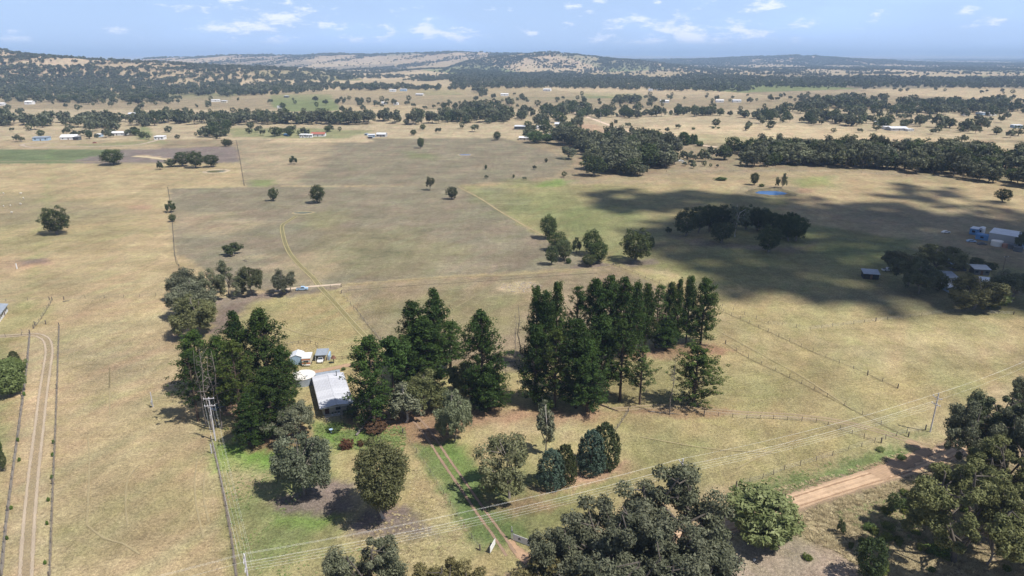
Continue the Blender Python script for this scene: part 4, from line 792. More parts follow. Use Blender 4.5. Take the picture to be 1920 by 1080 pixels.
# ------------------------------------------------------------------ roads, tracks and bare strips: sheets a few mm above the pasture, ragged at the edges
_sm = {}
def strip_mat(col, op=1.0, rag=.5, key=None):
    k = (col, op, rag)
    if k in _sm: return _sm[k]
    m = bpy.data.materials.new('track_soil'); m.use_nodes = True; nt = m.node_tree; p = nt.nodes['Principled BSDF']; out = nt.nodes['Material Output']
    p.inputs['Roughness'].default_value = .95; p.inputs['Specular IOR Level'].default_value = .1
    ge = N(nt, 'ShaderNodeNewGeometry'); uv = N(nt, 'ShaderNodeUVMap'); sp = N(nt, 'ShaderNodeSeparateXYZ'); L(nt, uv.outputs[0], sp.inputs[0])
    a = N(nt, 'ShaderNodeTexNoise', ins={'Scale': .7, 'Detail': 6.0, 'Roughness': .7}); L(nt, ge.outputs['Position'], a.inputs[0])
    b = N(nt, 'ShaderNodeTexNoise', ins={'Scale': .12, 'Detail': 3.0}); L(nt, ge.outputs['Position'], b.inputs[0])
    # u runs 0..1 across; distance from the middle
    d = N(nt, 'ShaderNodeMath', operation='SUBTRACT', ins={1: .5}); L(nt, sp.outputs[0], d.inputs[0]); ab = N(nt, 'ShaderNodeMath', operation='ABSOLUTE'); L(nt, d.outputs[0], ab.inputs[0])
    e = N(nt, 'ShaderNodeMath', operation='MULTIPLY_ADD', ins={1: rag, 2: -rag*.5}); L(nt, a.outputs[0], e.inputs[0])
    s = N(nt, 'ShaderNodeMath', operation='ADD'); L(nt, ab.outputs[0], s.inputs[0]); L(nt, e.outputs[0], s.inputs[1])
    al = N(nt, 'ShaderNodeMapRange', ins={'From Min': .46, 'From Max': .30, 'To Min': 0, 'To Max': op}); L(nt, s.outputs[0], al.inputs[0])
    v = N(nt, 'ShaderNodeMapRange', ins={'From Min': .3, 'From Max': .7, 'To Min': .84, 'To Max': 1.14}); L(nt, a.outputs[0], v.inputs[0])
    v2 = N(nt, 'ShaderNodeMapRange', ins={'From Min': .3, 'From Max': .7, 'To Min': .9, 'To Max': 1.1}); L(nt, b.outputs[0], v2.inputs[0]); mm = N(nt, 'ShaderNodeMath', operation='MULTIPLY'); L(nt, v.outputs[0], mm.inputs[0]); L(nt, v2.outputs[0], mm.inputs[1])
    w = N(nt, 'ShaderNodeTexWave', ins={'Scale': 3.2, 'Distortion': 1.5, 'Detail': 2.0}); L(nt, uv.outputs[0], w.inputs[0]); vw = N(nt, 'ShaderNodeMapRange', ins={'To Min': .93, 'To Max': 1.05}); L(nt, w.outputs[0], vw.inputs[0]); m3 = N(nt, 'ShaderNodeMath', operation='MULTIPLY'); L(nt, mm.outputs[0], m3.inputs[0]); L(nt, vw.outputs[0], m3.inputs[1])
    c = N(nt, 'ShaderNodeVectorMath', operation='SCALE'); c.inputs[0].default_value = col; L(nt, m3.outputs[0], c.inputs['Scale']); L(nt, c.outputs[0], p.inputs['Base Color']); L(nt, al.outputs[0], p.inputs['Alpha'])
    _sm[k] = m; return m
ZL = [0.0]
def strip(name, pts, w, col, op=1.0, rag=.5, off=0.0, label=None, w1=None, step=2.5, closed=False):
    P = [np.array(gp(*p)) for p in pts]
    # smooth the line (Catmull-Rom), then sample it evenly
    Q = []; n = len(P); ext = [2*P[0]-P[1]] + P + [2*P[-1]-P[-2]]
    for i in range(1, n):
        a, b, c, d = ext[i-1], ext[i], ext[i+1], ext[i+2]; k = max(2, int(np.linalg.norm(c-b)/step))
        for j in range(k): t = j/k; Q.append(.5*((2*b) + (-a+c)*t + (2*a-5*b+4*c-d)*t*t + (-a+3*b-3*c+d)*t**3))
    Q.append(P[-1]); Q = np.array(Q); T_ = np.gradient(Q, axis=0); T_ /= np.linalg.norm(T_, axis=1)[:, None] + 1e-9; nn = np.stack([-T_[:,1], T_[:,0]], 1)
    Q = Q + nn*off; ZL[0] += .004; z = ZL[0]; W = np.linspace(w, w1 or w, len(Q))*(1 + .12*wav(Q[:,0], Q[:,1], 14, 3)); K = 4
    V = np.concatenate([np.concatenate([Q + nn*(W*(k/K - .5))[:,None], np.full((len(Q),1), z)], 1)[:,None,:] for k in range(K+1)], 1).reshape(-1, 3)
    f = []
    for i in range(len(Q)-1):
        for k in range(K): a = i*(K+1)+k; f.append((a, a+1, a+K+2, a+K+1))
    me = mesh_np(name, V, f, [strip_mat(col, op, rag)]); uvl = me.uv_layers.new(name='UVMap'); dist = np.concatenate([[0], np.cumsum(np.linalg.norm(np.diff(Q, axis=0), axis=1))])
    vi = np.zeros(len(me.loops), np.int32); me.loops.foreach_get('vertex_index', vi); uvl.data.foreach_set('uv', np.stack([(vi % (K+1))/K, dist[vi//(K+1)]*.01], 1).astype(np.float32).ravel())
    return tag(link(name, me), label, None, None, 'structure')
ORED = (.43, .285, .185)
ROAD = [(700,1290),(820,1180),(950,1105),(1100,1058),(1240,1022),(1360,985),(1480,943),(1610,902),(1700,876),(1770,852),(1850,812),(1960,770),(2100,730)]
strip('road_verge', ROAD, 8.6, (.34,.25,.17), .75, .8, label='worn earth shoulder of the dirt road')
strip('dirt_road', ROAD, 6.4, (.52,.37,.245), 1, .3, label='pale orange dirt road crossing the lower right corner')
for a in (-1.7, -.4, 1.2, 2.3): strip('wheel_track', ROAD, .6, (.62,.44,.30) if a in (-.4, 2.3) else (.40,.26,.165), .55, 1.0, off=a, label='faint wheel rut in the dirt road')
strip('driveway_mouth', [(1020,1075),(995,1052),(972,1035),(955,1012)], 5.0, ORED, .95, .9, label='orange earth where the driveway meets the road', w1=1.5)
strip('track_mouth', [(1640,892),(1690,868),(1735,846),(1720,835),(1700,826)], 6.5, (.42,.29,.19), .9, .9, label='earth patch where the side track meets the dirt road', w1=3)
for a, l in ((-.75, 'left'), (.75, 'right')):
    strip('side_track', [(1745,838),(1700,825),(1640,806),(1560,788),(1480,779),(1400,775),(1320,768),(1240,762),(1150,768)], 1.0, (.40,.31,.20), .7, .8, off=a, label='wheel rut of the side track below the pines')
DW = [(958,1040),(937,1008),(902,960),(868,910),(832,858),(810,824),(788,795),(760,770),(720,740),(700,716)]
for a in (-.95, .95): strip('wheel_track', DW, .8, (.32,.225,.16), .9, .8, off=a, label='red brown wheel rut of the house driveway')
strip('house_track', [(470,770),(520,728),(555,712),(590,698),(628,690),(668,682),(720,678),(780,690)], 3.2, (.43,.29,.19), .9, .7, label='reddish earth track behind the house')
strip('yard', [(435,780),(455,760),(480,745)], 9, (.43,.28,.19), .9, .7, label='bare orange earth yard under the pines')
LD = [(-60,632),(20,630),(60,627),(84,634),(92,655),(88,690),(82,730),(76,780),(70,830),(64,880),(58,940),(53,1000),(48,1090)]
strip('left_drive', LD, 3.4, (.39,.31,.20), .4, .8, label='dusty drive between two fences at the left')
for a in (-.95, .95): strip('wheel_track', LD, .8, (.49,.40,.30), .8, 1.0, off=a, label='pale wheel rut of the left drive')
PT = [(556,405),(540,415),(529,424),(533,450),(543,474),(563,498),(586,520),(602,540),(628,568),(655,599),(680,626),(705,650)]
strip('paddock_track', PT, 3.4, (.30,.27,.13), .5, .6, label='grassy centre of the curved paddock track')
for a in (-.95, .95): strip('wheel_track', PT, .6, (.42,.36,.20), .75, .9, off=a, label='straw coloured wheel rut of the paddock track')
strip('dry_strip', [(515,546),(555,540),(600,536),(640,533)], 2.6, (.56,.45,.34), .95, .6, label='pale bare strip beside the blue trailer')
strip('dry_strip', [(640,535),(700,530),(800,522),(880,518),(960,516),(1060,508),(1145,500)], 2.2, (.40,.33,.18), .5, 1.0, label='straw coloured strip along the top of the brown paddock')
strip('dry_strip', [(640,545),(700,541),(800,534),(900,528),(1000,520),(1120,512)], 1.0, (.17,.15,.115), .4, .8, label='dark furrow below the straw coloured strip')
strip('dry_strip', [(858,350),(900,372),(940,398),(1000,432),(1060,462)], 2.0, (.43,.35,.2), .7, .9, label='straw coloured strip along the curved paddock edge')
FR = [(1060,205),(1122,227),(1160,241),(1200,254),(1236,263),(1275,268),(1310,272),(1345,276)]
strip('far_road', FR, 9, (.60,.47,.35), 1, .3, label='far dirt road running diagonally through the farms', step=8)
strip('far_road', [(1190,253),(1165,256),(1120,256)], 8, (.50,.38,.28), .9, .5, label='short side road to the red bare ground', step=8)
strip('far_drive', [(300,262),(250,272),(150,275),(60,276),(45,270),(110,266)], 7, (.50,.41,.31), .8, .5, label='pale looping drive before the far white sheds', step=8)
strip('far_drive', [(250,293),(280,295),(310,299),(335,299)], 9, (.55,.45,.29), .9, .5, label='pale hay coloured strip in the ploughed field', step=5)
strip('field_edge', [(0,303),(120,302),(240,305),(440,306)], 4, (.45,.37,.23), .6, .8, label='pale margin below the green crop', step=6)
# sprayed bare strips under the fences
for P_, w, c, lb in [([(56,627),(50,690),(41,760),(33,820),(22,900),(12,980),(2,1080)], .75, (.24,.21,.18), 'left of the left drive'), ([(111,612),(108,700),(104,810),(99,925),(93,1085)], .6, (.24,.20,.15), 'right of the left drive'),
  ([(398,830),(410,880),(424,950),(437,1030),(444,1090)], .7, (.23,.19,.16), 'beside the lush grass'), ([(315,354),(322,400),(328,480),(336,500)], 1.0, (.13,.115,.08), 'between the yellow and brown paddocks'),
  ([(458,348),(450,300),(443,264)], 1.5, (.13,.11,.08), 'beside the ploughed field'), ([(1147,495),(1250,537),(1340,578),(1440,622),(1524,660),(1600,690),(1683,728)], .9, (.19,.155,.10), 'running down to the power pole'),
  ([(1360,645),(1403,672),(1480,708),(1551,744),(1652,796),(1700,819)], .9, (.21,.17,.10), 'below the longest fence'), ([(1400,783),(1450,785),(1530,790),(1575,805),(1652,830)], .7, (.19,.16,.10), 'on the curved fence'),
  ([(1150,813),(1165,792),(1178,772)], .8, (.20,.17,.13), 'on the short fence below the pines'), ([(665,575),(690,610),(720,645)], .8, (.20,.17,.12), 'beside the paddock track'), ([(98,563),(78,597),(63,616)], .7, (.22,.18,.13), 'on the short fence near the left house')]:
    strip('bare_strip', P_, w if 'drive' in lb or 'lush' in lb else w*.7, c, .7 if 'drive' in lb or 'lush' in lb else .35, .9, label='dark bare strip under the fence ' + lb, step=2)

for i, P_ in enumerate([[(138,690),(160,683),(200,684),(240,675),(290,676),(318,673)],[(138,690),(139,660),(143,650)],[(205,728),(206,690),(206,780)],[(163,985),(166,930),(168,860),(165,820)],[(163,985),(195,1010),(230,1020),(262,1040)],[(240,985),(236,950),(240,900),(262,872)],[(370,862),(366,900),(368,945),(382,1010)],[(385,880),(382,930),(392,980)],[(20,470),(120,440),(260,420),(320,415)],[(335,360),(400,372),(480,372),(560,400)],[(620,470),(700,420),(760,400)],[(900,550),(820,600),(760,650)],[(1345,620),(1400,650),(1500,705),(1600,770)],[(1200,820),(1330,842),(1450,850)],[(1600,470),(1700,500),(1800,520),(1920,560)],[(1480,380),(1600,400),(1750,410),(1920,450)],[(1560,800),(1480,830),(1380,880)],[(340,450),(420,440),(520,450)],[(500,600),(560,625),(640,640)]]):
    strip('stock_trail', P_, .55, (.43,.36,.21), .55, .9, label='thin pale stock trail worn across the pasture')
# ------------------------------------------------------------------ farm dams
WAT = bpy.data.materials.new('dam_water'); WAT.use_nodes = True; p_ = WAT.node_tree.nodes['Principled BSDF']; p_.inputs['Base Color'].default_value = (.035,.12,.30,1); p_.inputs['Roughness'].default_value = .25; p_.inputs['IOR'].default_value = 1.33
WATB = bpy.data.materials.new('muddy_water'); WATB.use_nodes = True; p_ = WATB.node_tree.nodes['Principled BSDF']; p_.inputs['Base Color'].default_value = (.13,.12,.04,1); p_.inputs['Roughness'].default_value = .3
def dam(px, py, wpx, dpx, wm, bank, bankcol, hb, label, blabel):
    x, y = gp(px, py); rx = wpx/2/pxm(py); y0, y1 = gp(px, py+dpx/2)[1], gp(px, py-dpx/2)[1]; ry = (y1-y0)/2; n = 36; rr = random.Random(px); J = [1 + rr.uniform(-.09, .09) for _ in range(n)]
    def ring(k, z, kk=0): return [(x + (rx*k + kk)*J[i]*cos(2*pi*i/n), (y0+y1)/2 + (ry*k + kk)*J[i]*sin(2*pi*i/n), z if not callable(z) else z(2*pi*i/n)) for i in range(n)]
    m = MB().poly(ring(1, .14), [tuple(range(n))]); tag(m.obj('dam_water', wm), label, None, None, 'structure')
    top = lambda a: hb*(.35 + .65*max(0, sin(a + .3)))
    R = ring(.97, .10) + ring(1, top, bank*.5) + ring(1, top, bank*.8) + ring(1, .012, bank*1.6)
    F_ = [(k*n+i, k*n+(i+1) % n, (k+1)*n+(i+1) % n, (k+1)*n+i) for k in range(3) for i in range(n)]
    tag(MB().poly(R, F_).obj('dam_bank', mat('bank_soil', bankcol, .95, var=.35, scale=.4, bump=.5, bscale=2), smooth=True), blabel, None, None, 'structure')
dam(1446, 362, 56, 8, WAT, 4.5, (.14,.12,.07), 1.6, 'deep blue farm dam in the cloud shadow', 'grassed earth bank round the blue dam')
dam(568, 399, 34, 4, WATB, .9, (.33,.27,.16), .3, 'small olive puddle of a drying dam at the end of the paddock track', 'pale earth rim of the drying dam')
dam(872, 290.5, 22, 1.6, WAT, 1.2, (.36,.29,.19), .3, 'shallow blue dam in the tan paddock', 'sandy rim of the shallow dam')
dam(405, 321.5, 34, 5, WATB, 2, (.40,.32,.22), .8, 'green water dam below the dark trees', 'pale earth bank of the green dam')
dam(1100, 304, 12, 1.5, WAT, 2, (.2,.2,.1), .3, 'tiny puddle before the eastern wood', 'grassy rim of the tiny puddle')
# ------------------------------------------------------------------ buildings
M = dict(white=mat('white_paint', (.72,.72,.72), .6, var=.05), cream=mat('cream_wall', (.55,.50,.40), .8, var=.08), grey=mat('grey_wall', (.38,.38,.38), .8, var=.1), dgrey=mat('dark_iron', (.10,.11,.12), .6, var=.2),
 zinc=mat('zinc_roof', (.66,.68,.71), .45, .05, var=.10, scale=.6), zincd=mat('weathered_shaded_iron', (.33,.37,.42), .5, .2, var=.15, scale=.8), blue=mat('blue_paint', (.10,.24,.46), .6, var=.1), lblue=mat('pale_blue_paint', (.34,.47,.62), .6, var=.1),  # zincd: dull grey iron; on the homestead roofs it carries painted shade
 red=mat('red_roof', (.36,.13,.09), .7, var=.15), black=mat('black_wall', (.02,.02,.022), .8), brick=mat('brick_wall', (.33,.17,.12), .85, var=.15, scale=4), glass=mat('window_glass', (.03,.04,.05), .12, spec=.6), wood=mat('brown_door', (.10,.055,.04), .7),  # black: own colour of the low shed walls
 conc=mat('concrete', (.45,.42,.37), .9, var=.1), rust=mat('rusty_steel', (.16,.08,.055), .85, var=.3, scale=4), tyre=mat('tyre', (.02,.02,.02), .9), orange=mat('orange_stripe', (.50,.17,.07), .6), post=mat('fence_post', (.13,.11,.095), .9, var=.3), steel=mat('galvanised', (.42,.42,.43), .5, .4, var=.1), wire=mat('fence_wire', (.35,.34,.33), .5, .5), pole=mat('grey_pole', (.52,.50,.53), .8, var=.15, scale=1), cable=mat('aluminium_wire', (.80,.80,.78), .5, .0), tank=mat('pale_tank', (.70,.67,.62), .7, var=.06))
def gable(w, d, h, rise, ov, along_x=True, t=.12):
    b = MB()
    if along_x:   # ridge runs along x
        y0, y1, ym = -ov, d + ov, d/2; k = rise/(d/2); z0 = h - k*ov; x0, x1 = -w/2-ov, w/2+ov
        P = [(x0,y0,z0),(x1,y0,z0),(x1,ym,h+rise),(x0,ym,h+rise),(x0,y1,z0),(x1,y1,z0)]
    else:
        x0, x1 = -w/2-ov, w/2+ov; k = rise/(w/2); z0 = h - k*ov; y0, y1 = -ov, d+ov
        P = [(x0,y0,z0),(x0,y1,z0),(0,y1,h+rise),(0,y0,h+rise),(x1,y0,z0),(x1,y1,z0)]
    Q = [(x, y, z+t) for x, y, z in P]
    return b.poly(P+Q, [(6,7,8,9),(9,8,11,10),(0,3,2,1),(3,4,5,2),(0,1,7,6),(4,10,11,5),(0,6,9,3),(3,9,10,4),(1,2,8,7),(2,5,11,8)])
def house(label, cat, name, x, y, rz, w, d, h, roof='gable', rise=1.2, wm='white', rm='zinc', ov=.4, win=3, door=True, group=None, alongx=True, side_win=2):
    e = empty(name, (x, y, hz1(x, y)), rz); tag(e, label, cat, group)
    wb = MB().box(0, d/2, -.3, w, d, h+.3)
    if roof == 'gable':
        if alongx: wb.poly([(-w/2,0,h),(-w/2,d,h),(-w/2,d/2,h+rise),(w/2,0,h),(w/2,d,h),(w/2,d/2,h+rise)], [(0,2,1),(3,4,5)])
        else: wb.poly([(-w/2,0,h),(w/2,0,h),(0,0,h+rise),(-w/2,d,h),(w/2,d,h),(0,d,h+rise)], [(0,1,2),(3,5,4)])
    wb.obj('wall', M[wm], e)
    if roof == 'gable': gable(w, d, h, rise, ov, alongx).obj('roof', M[rm], e)
    else:
        a, b = -w/2-ov, w/2+ov; y0, y1 = -ov, d+ov; P = [(a,y0,h+.02),(b,y0,h+.02),(b,y1,h+rise),(a,y1,h+rise)]; Q = [(p[0],p[1],p[2]+.12) for p in P]
        MB().poly(P+Q, [(3,2,1,0),(4,5,6,7),(0,1,5,4),(1,2,6,5),(2,3,7,6),(3,0,4,7)]).obj('roof', M[rm], e)
    n = win + (1 if door else 0); wmesh = dmesh = None
    for i in range(n):
        u = -w/2 + w*(i+.5)/n
        if door and i == n//2: MB().box(u, -.03, 0, min(1.0, w*.2), .08, min(2.05, h*.85)).obj('door', M['wood'], e)
        else:
            f = MB().box(0, 0, 0, min(1.5, w/n*.6), .08, h*.36).obj('window', M['glass'], e); f.location = (u, -.035, h*.38)
    for i in range(side_win):
        s = 1 if x < 0 else -1; f = MB().box(0, 0, 0, .08, 1.3, h*.36).obj('window', M['glass'], e); f.location = (s*(w/2+.035), d*(i+.6)/(side_win+.2), h*.38)
    return e
# far farm buildings: (px, foot row, width px, depth m, height m, roof, rise, wall, roof colour, name, category, label)
FB = [
 (76,264,26,9,3.6,'flat',.5,'lblue','zincd','shed','shed','pale blue farm shed between two trees far left'),(128,262,28,12,3.0,'gable',2.4,'white','white','house','house','white gabled house left of the creek side garden'),
 (142,263,10,6,3.4,'flat',.3,'dgrey','dgrey','shed','shed','dark open shed beside the white gabled house'),(184,257,10,8,3,'flat',.3,'lblue','white','shed','shed','small blue shed among the garden trees'),
 (219,254,30,10,3,'gable',1.4,'white','white','house','house','long white roofed house among the garden trees'),(298,262,17,9,3.4,'flat',.5,'white','white','shed','shed','white shed alone beside the green strip'),
 (53,196,13,12,5,'gable',2,'white','white','house','house','white farmhouse below the left hill'),(2,198,10,10,4,'gable',1.5,'white','white','house','house','white roof at the far left edge'),(250,218,18,10,4,'gable',1.5,'grey','zinc','shed','shed','grey shed hidden in the creek belt'),
 (404,191,15,10,4,'flat',.6,'white','white','shed','shed','white shed under the far dark trees'),(419,193,10,10,4,'flat',.5,'cream','zinc','shed','shed','small pale shed right of the far white shed'),
 (568,258,12,7,3.4,'flat',.3,'white','white','shed','shed','left white shed of the red roofed farm'),(580,258,10,7,3.2,'flat',.3,'white','white','shed','shed','right white shed of the red roofed farm'),(596,256,25,9,2.9,'gable',1.8,'white','red','house','house','white farmhouse with a red roof'),
 (536,255,9,4,2,'flat',.3,'blue','blue','shed','shed','low blue shelter left of the red roofed farm'),(697,258,12,8,3,'flat',.4,'lblue','zinc','shed','shed','small grey blue shed of the metal farm'),(714,257,17,10,3.2,'gable',1.4,'grey','zinc','house','house','grey metal roofed house right of the small blue shed'),(694,260,7,4,2.2,'flat',.2,'dgrey','zincd','shed','shed','dark lean shed in front of the metal farm'),(686,254,5,4,2,'flat',.2,'lblue','zincd','shed','shed','tiny blue tank shed behind the metal farm'),
 (974,243,20,12,4,'flat',.6,'dgrey','zinc','shed','shed','dark shed with a silver roof left of the far village'),(1015,242,16,10,3,'gable',1.4,'white','white','house','house','white roof between the far village trees'),(1052,237,24,12,3.2,'gable',1.6,'grey','zinc','house','house','grey roofed house at the top of the far village'),
 (983,263,20,9,2.8,'gable',1.2,'cream','white','house','house','cream roofed house in the bright garden'),(1036,258,12,9,3,'gable',1.2,'cream','zinc','house','house','small house behind the pale willows'),(1193,299,15,9,3,'gable',1.3,'white','white','house','house','white roofed house hidden in the eastern wood'),
 (1670,243,14,12,3,'flat',.5,'white','white','shed','shed','white flat shed left of the ridge house'),(1686,245,32,13,3,'gable',1.8,'grey','zinc','house','house','wide silver roofed ridge house'),(1708,246,12,6,2.4,'flat',.3,'white','zinc','shed','shed','low pale shed right of the ridge house'),
 (1653,234,17,10,3.5,'flat',.5,'white','white','house','house','white roofed bungalow behind the ridge house'),(1554,226,14,10,3.5,'gable',1.5,'cream','zinc','house','house','pale roof in the dark trees far right'),(1350,192,14,12,4,'gable',1.5,'white','white','house','house','pale house by the far wood'),(1382,192,15,12,4,'gable',1.5,'white','zinc','house','house','silver roofed house right of the pale house'),
 (1025,171,14,16,5,'gable',1.5,'white','white','house','house','white farmhouse below the great forest'),(1238,170,12,14,5,'flat',.8,'white','lblue','house','house','pale blue roof at the edge of the great forest'),(1246,193,16,14,4,'gable',1.6,'white','white','house','house','white house in the mid plain trees'),(1220,171,8,12,5,'flat',.6,'white','zinc','shed','shed','small pale shed at the edge of the great forest'),
 (1621,192,11,14,4.5,'flat',.6,'white','white','shed','shed','white shed in the far eastern trees'),(1848,216,14,14,4,'flat',.6,'lblue','white','shed','shed','pale blue shed far right'),(1862,217,12,12,4,'flat',.6,'white','white','shed','shed','white shed far right'),(1812,217,9,10,4,'gable',1.4,'white','white','house','house','white house left of the pale blue shed'),(1910,240,16,10,3.4,'flat',.5,'lblue','zinc','shed','shed','pale shed at the far right edge'),
 (736,172,12,14,5,'flat',.7,'white','white','shed','shed','white shed on the creek line'),(756,171,12,14,5,'flat',.7,'lblue','zinc','shed','shed','pale blue shed on the creek line'),(786,180,14,12,4,'gable',1.5,'cream','zinc','house','house','cream house right of the creek line sheds'),(720,196,9,8,4,'gable',1.2,'white','white','house','house','small white house in the dark hedge'),(742,197,8,8,3.6,'gable',1.2,'white','zinc','house','house','small grey house in the dark hedge'),
 (536,183,8,8,3.4,'flat',.4,'dgrey','zinc','shed','shed','tiny dark shelter in the green square field'),(524,203,8,10,3.4,'flat',.4,'white','white','shed','shed','tiny white shed below the green square field'),(1225,215,14,10,3.4,'flat',.5,'white','zinc','house','house','pale roof in the trees below the mid plain'),(946,180,14,12,4.5,'gable',1.5,'white','white','house','house','white roof right of the dark creek trees'),
 (40,306,0.1,1,1,'flat',.1,'grey','zincd','trough','trough',''),
]
for f in FB[:-1]:
    px, py, wp, d, h, rf, rise, wm, rm, nm, ct, lb = f; x, y = gp(px, py); w = wp/pxm(py)
    house(lb, ct, nm, x, y, TR.uniform(-.25, .25), w, d, h, rf, rise, wm, rm, .5, win=2 if py > 235 else 1, door=py > 235, side_win=0)
# the house in the pines --------------------------------------------------------
HR = atan2(3.1, 8.0); hx0, hy0 = -47.6, 165.0
e = tag(empty('farmhouse', (hx0, hy0, 0), HR), 'low house with a long pale iron roof among the pines', 'house')
W_h, D_h = 7.4, 19.0
MB().box(0, D_h/2, -.2, W_h, D_h, 2.62).obj('wall', M['cream'], e)
hd = MB().box(-2.6, -.04, 0, 1.15, .08, 2.1).obj('door', M['wood'], e); MB().tube((-2.2, -.12, 1.0), (-2.2, -.12, 1.15), .03).obj('handle', M['steel'], hd)
wf = MB().box(.35, -.04, .75, 1.5, .08, 1.35).obj('window', M['white'], e); MB().box(.35, -.07, .83, 1.34, .08, 1.19).obj('pane', M['glass'], wf)
for u in (3.5, 8.0, 12.5, 16.2):
    wf = MB().box(-3.73, u, .95, .08, 1.5, 1.1).obj('window', M['white'], e); MB().box(-3.76, u, 1.02, .08, 1.34, .96).obj('pane', M['glass'], wf)
# iron sheets, each on its own, seven per cent darker where the old ones are
sh_m = [mat('iron_sheet', (.56,.57,.61), .45, .0, var=.05, scale=.9), mat('iron_sheet_old', (.48,.49,.53), .5, .0, var=.12, scale=1.2), mat('iron_sheet_mid', (.50,.51,.55), .45, .0, var=.08, scale=.9)]
NS = 12; Ltot = 20.6; y0 = -1.3; sl = Ltot/NS; xw = 8.9
shm = {}
for i in range(NS):
    for hlf in (0, 1):
        mi = (0,0,0,2,0,0,2,1,1,2,0,2)[i]; key = (mi, hlf)
        if key not in shm:
            b = MB(); n = 22; P = []; Fs = []; xa, xb = (-xw/2, -.01) if hlf == 0 else (.01, xw/2)
            for j in range(n+1):
                x = xa + (xb-xa)*j/n; z = 2.62 + .42*(1 - abs(x)/(xw/2)) + (.025 if j % 2 else 0); P += [(x, .012, z), (x, sl-.012, z)]
            for j in range(n): Fs.append((2*j, 2*j+2, 2*j+3, 2*j+1))
            P2 = [(p[0], p[1], p[2]-.05) for p in P]; k = len(P); Fs += [tuple(k+q for q in reversed(f)) for f in Fs[:n]]
            Fs += [(2*j, k+2*j, k+2*j+2, 2*j+2) for j in range(n)] + [(2*j+1, 2*j+3, k+2*j+3, k+2*j+1) for j in range(n)] + [(0,1,k+1,k), (2*n+1,2*n,k+2*n,k+2*n+1)]
            shm[key] = b.poly(P, Fs).mesh('roof_sheet', sh_m[mi]) if False else MB().poly(P+P2, Fs).mesh('roof_sheet', sh_m[mi])
        o = link('roof_sheet', shm[key], e, (0, y0 + i*sl, 0))
        if mi == 1: o['label'] = 'duller weathered roof sheet'
MB().box(0, y0 + Ltot/2, 3.045, .32, Ltot, .05).obj('ridge_cap', sh_m[2], e)
for s_ in (-1, 1): MB().tube((s_*(xw/2+.06), y0, 2.55), (s_*(xw/2+.06), y0+Ltot, 2.55), .09, n=6).obj('gutter', M['grey'], e)
MB().box(0, y0 - .05, 2.44, xw*.99, .08, .2).obj('fascia', M['white'], e)
for px_, yy, hh in ((2.3, 17.0, 1.6), (2.9, 14.4, .7)):
    f = MB().tube((px_, yy, 2.7), (px_, yy, 3.2+hh*.7), .13, n=8).obj('flue', M['dgrey'], e); MB().tube((px_, yy, 3.2+hh*.7), (px_, yy, 3.32+hh*.7), .22, .05, n=8).obj('cowl', M['dgrey'], f)
MB().box(.2, D_h + 1.9, 2.25, 7.2, 2.6, .1).obj('awning', M['zincd'], e)
for u in (-3.2, .2, 3.6): MB().box(u, D_h + 3.0, -.1, .1, .1, 2.35).obj('awning_post', M['white'], e)
MB().box(-.8, -.95, -.1, 5.4, 1.7, .24).obj('step_slab', M['conc'], e)
MB().box(2.3, -.02, 1.1, 2.3, .08, .5).obj('vent_panel', M['grey'], e)
def loc(dx, dy, dz=0): return (hx0 + dx*cos(HR) - dy*sin(HR), hy0 + dx*sin(HR) + dy*cos(HR), dz)
for i, (dx, lb) in enumerate(((-1.35, 'white round tub of plants nearest the house door'), (-.55, 'white tub with green leaves in the middle of the slab'), (.35, 'white tub at the window end of the slab'))):
    t = tag(empty('planter', loc(dx, -1.2, .14)), lb, 'planter', 'tubs on the front slab'); MB().tube((0,0,0), (0,0,.42), .26, .34, n=10).obj('tub', M['white'], t); o = link('foliage', PR['bush'][0][0], t, (0,0,.35)); o.scale = (.5,.5,.45)
t = tag(empty('barrel', loc(1.9, -1.3, 0)), 'blue plastic drum by the front wall of the house', 'drum'); MB().tube((0,0,0), (0,0,.85), .32, n=12).obj('drum_body', M['blue'], t); MB().tube((0,0,.85), (0,0,.9), .34, n=12).obj('lid', M['dgrey'], t)
# round tank
def tank(label, px, py, r, h, wall, lid, name='water_tank', n=28, rise=.25, xy=None):
    x, y = xy or gp(px, py); e = tag(empty(name, (x, y, 0)), label, 'water tank'); b = MB(); k = max(3, int(h/.22))
    for j in range(k):
        z0, z1 = -.1 + (h+.1)*j/k, -.1 + (h+.1)*(j+1)/k; rr = r*(1 - (.006 if j % 2 else 0)); b.tube((0,0,z0), (0,0,z1), rr, n=n, cap=False)
    b.obj('tank_wall', M[wall], e, smooth=False)
    l = MB().poly([(r*1.03*cos(2*pi*i/n), r*1.03*sin(2*pi*i/n), h) for i in range(n)] + [(r*1.03*cos(2*pi*i/n), r*1.03*sin(2*pi*i/n), h+.08) for i in range(n)] + [(0,0,h+rise)], [(i, (i+1) % n, n+(i+1) % n, n+i) for i in range(n)] + [(n+i, n+(i+1) % n, 2*n) for i in range(n)] + [tuple(range(n-1,-1,-1))]).obj('tank_lid', M[lid], e)
    MB().box(r*.4, -r*.3, h+rise*.45, .6, .6, .18).obj('hatch', M[wall], l if False else e); return e
tank('big round water tank with a pale lid beside the house', 0, 0, 3.5, 2.3, 'zincd', 'tank', xy=(-62.0, 183.3), n=36)
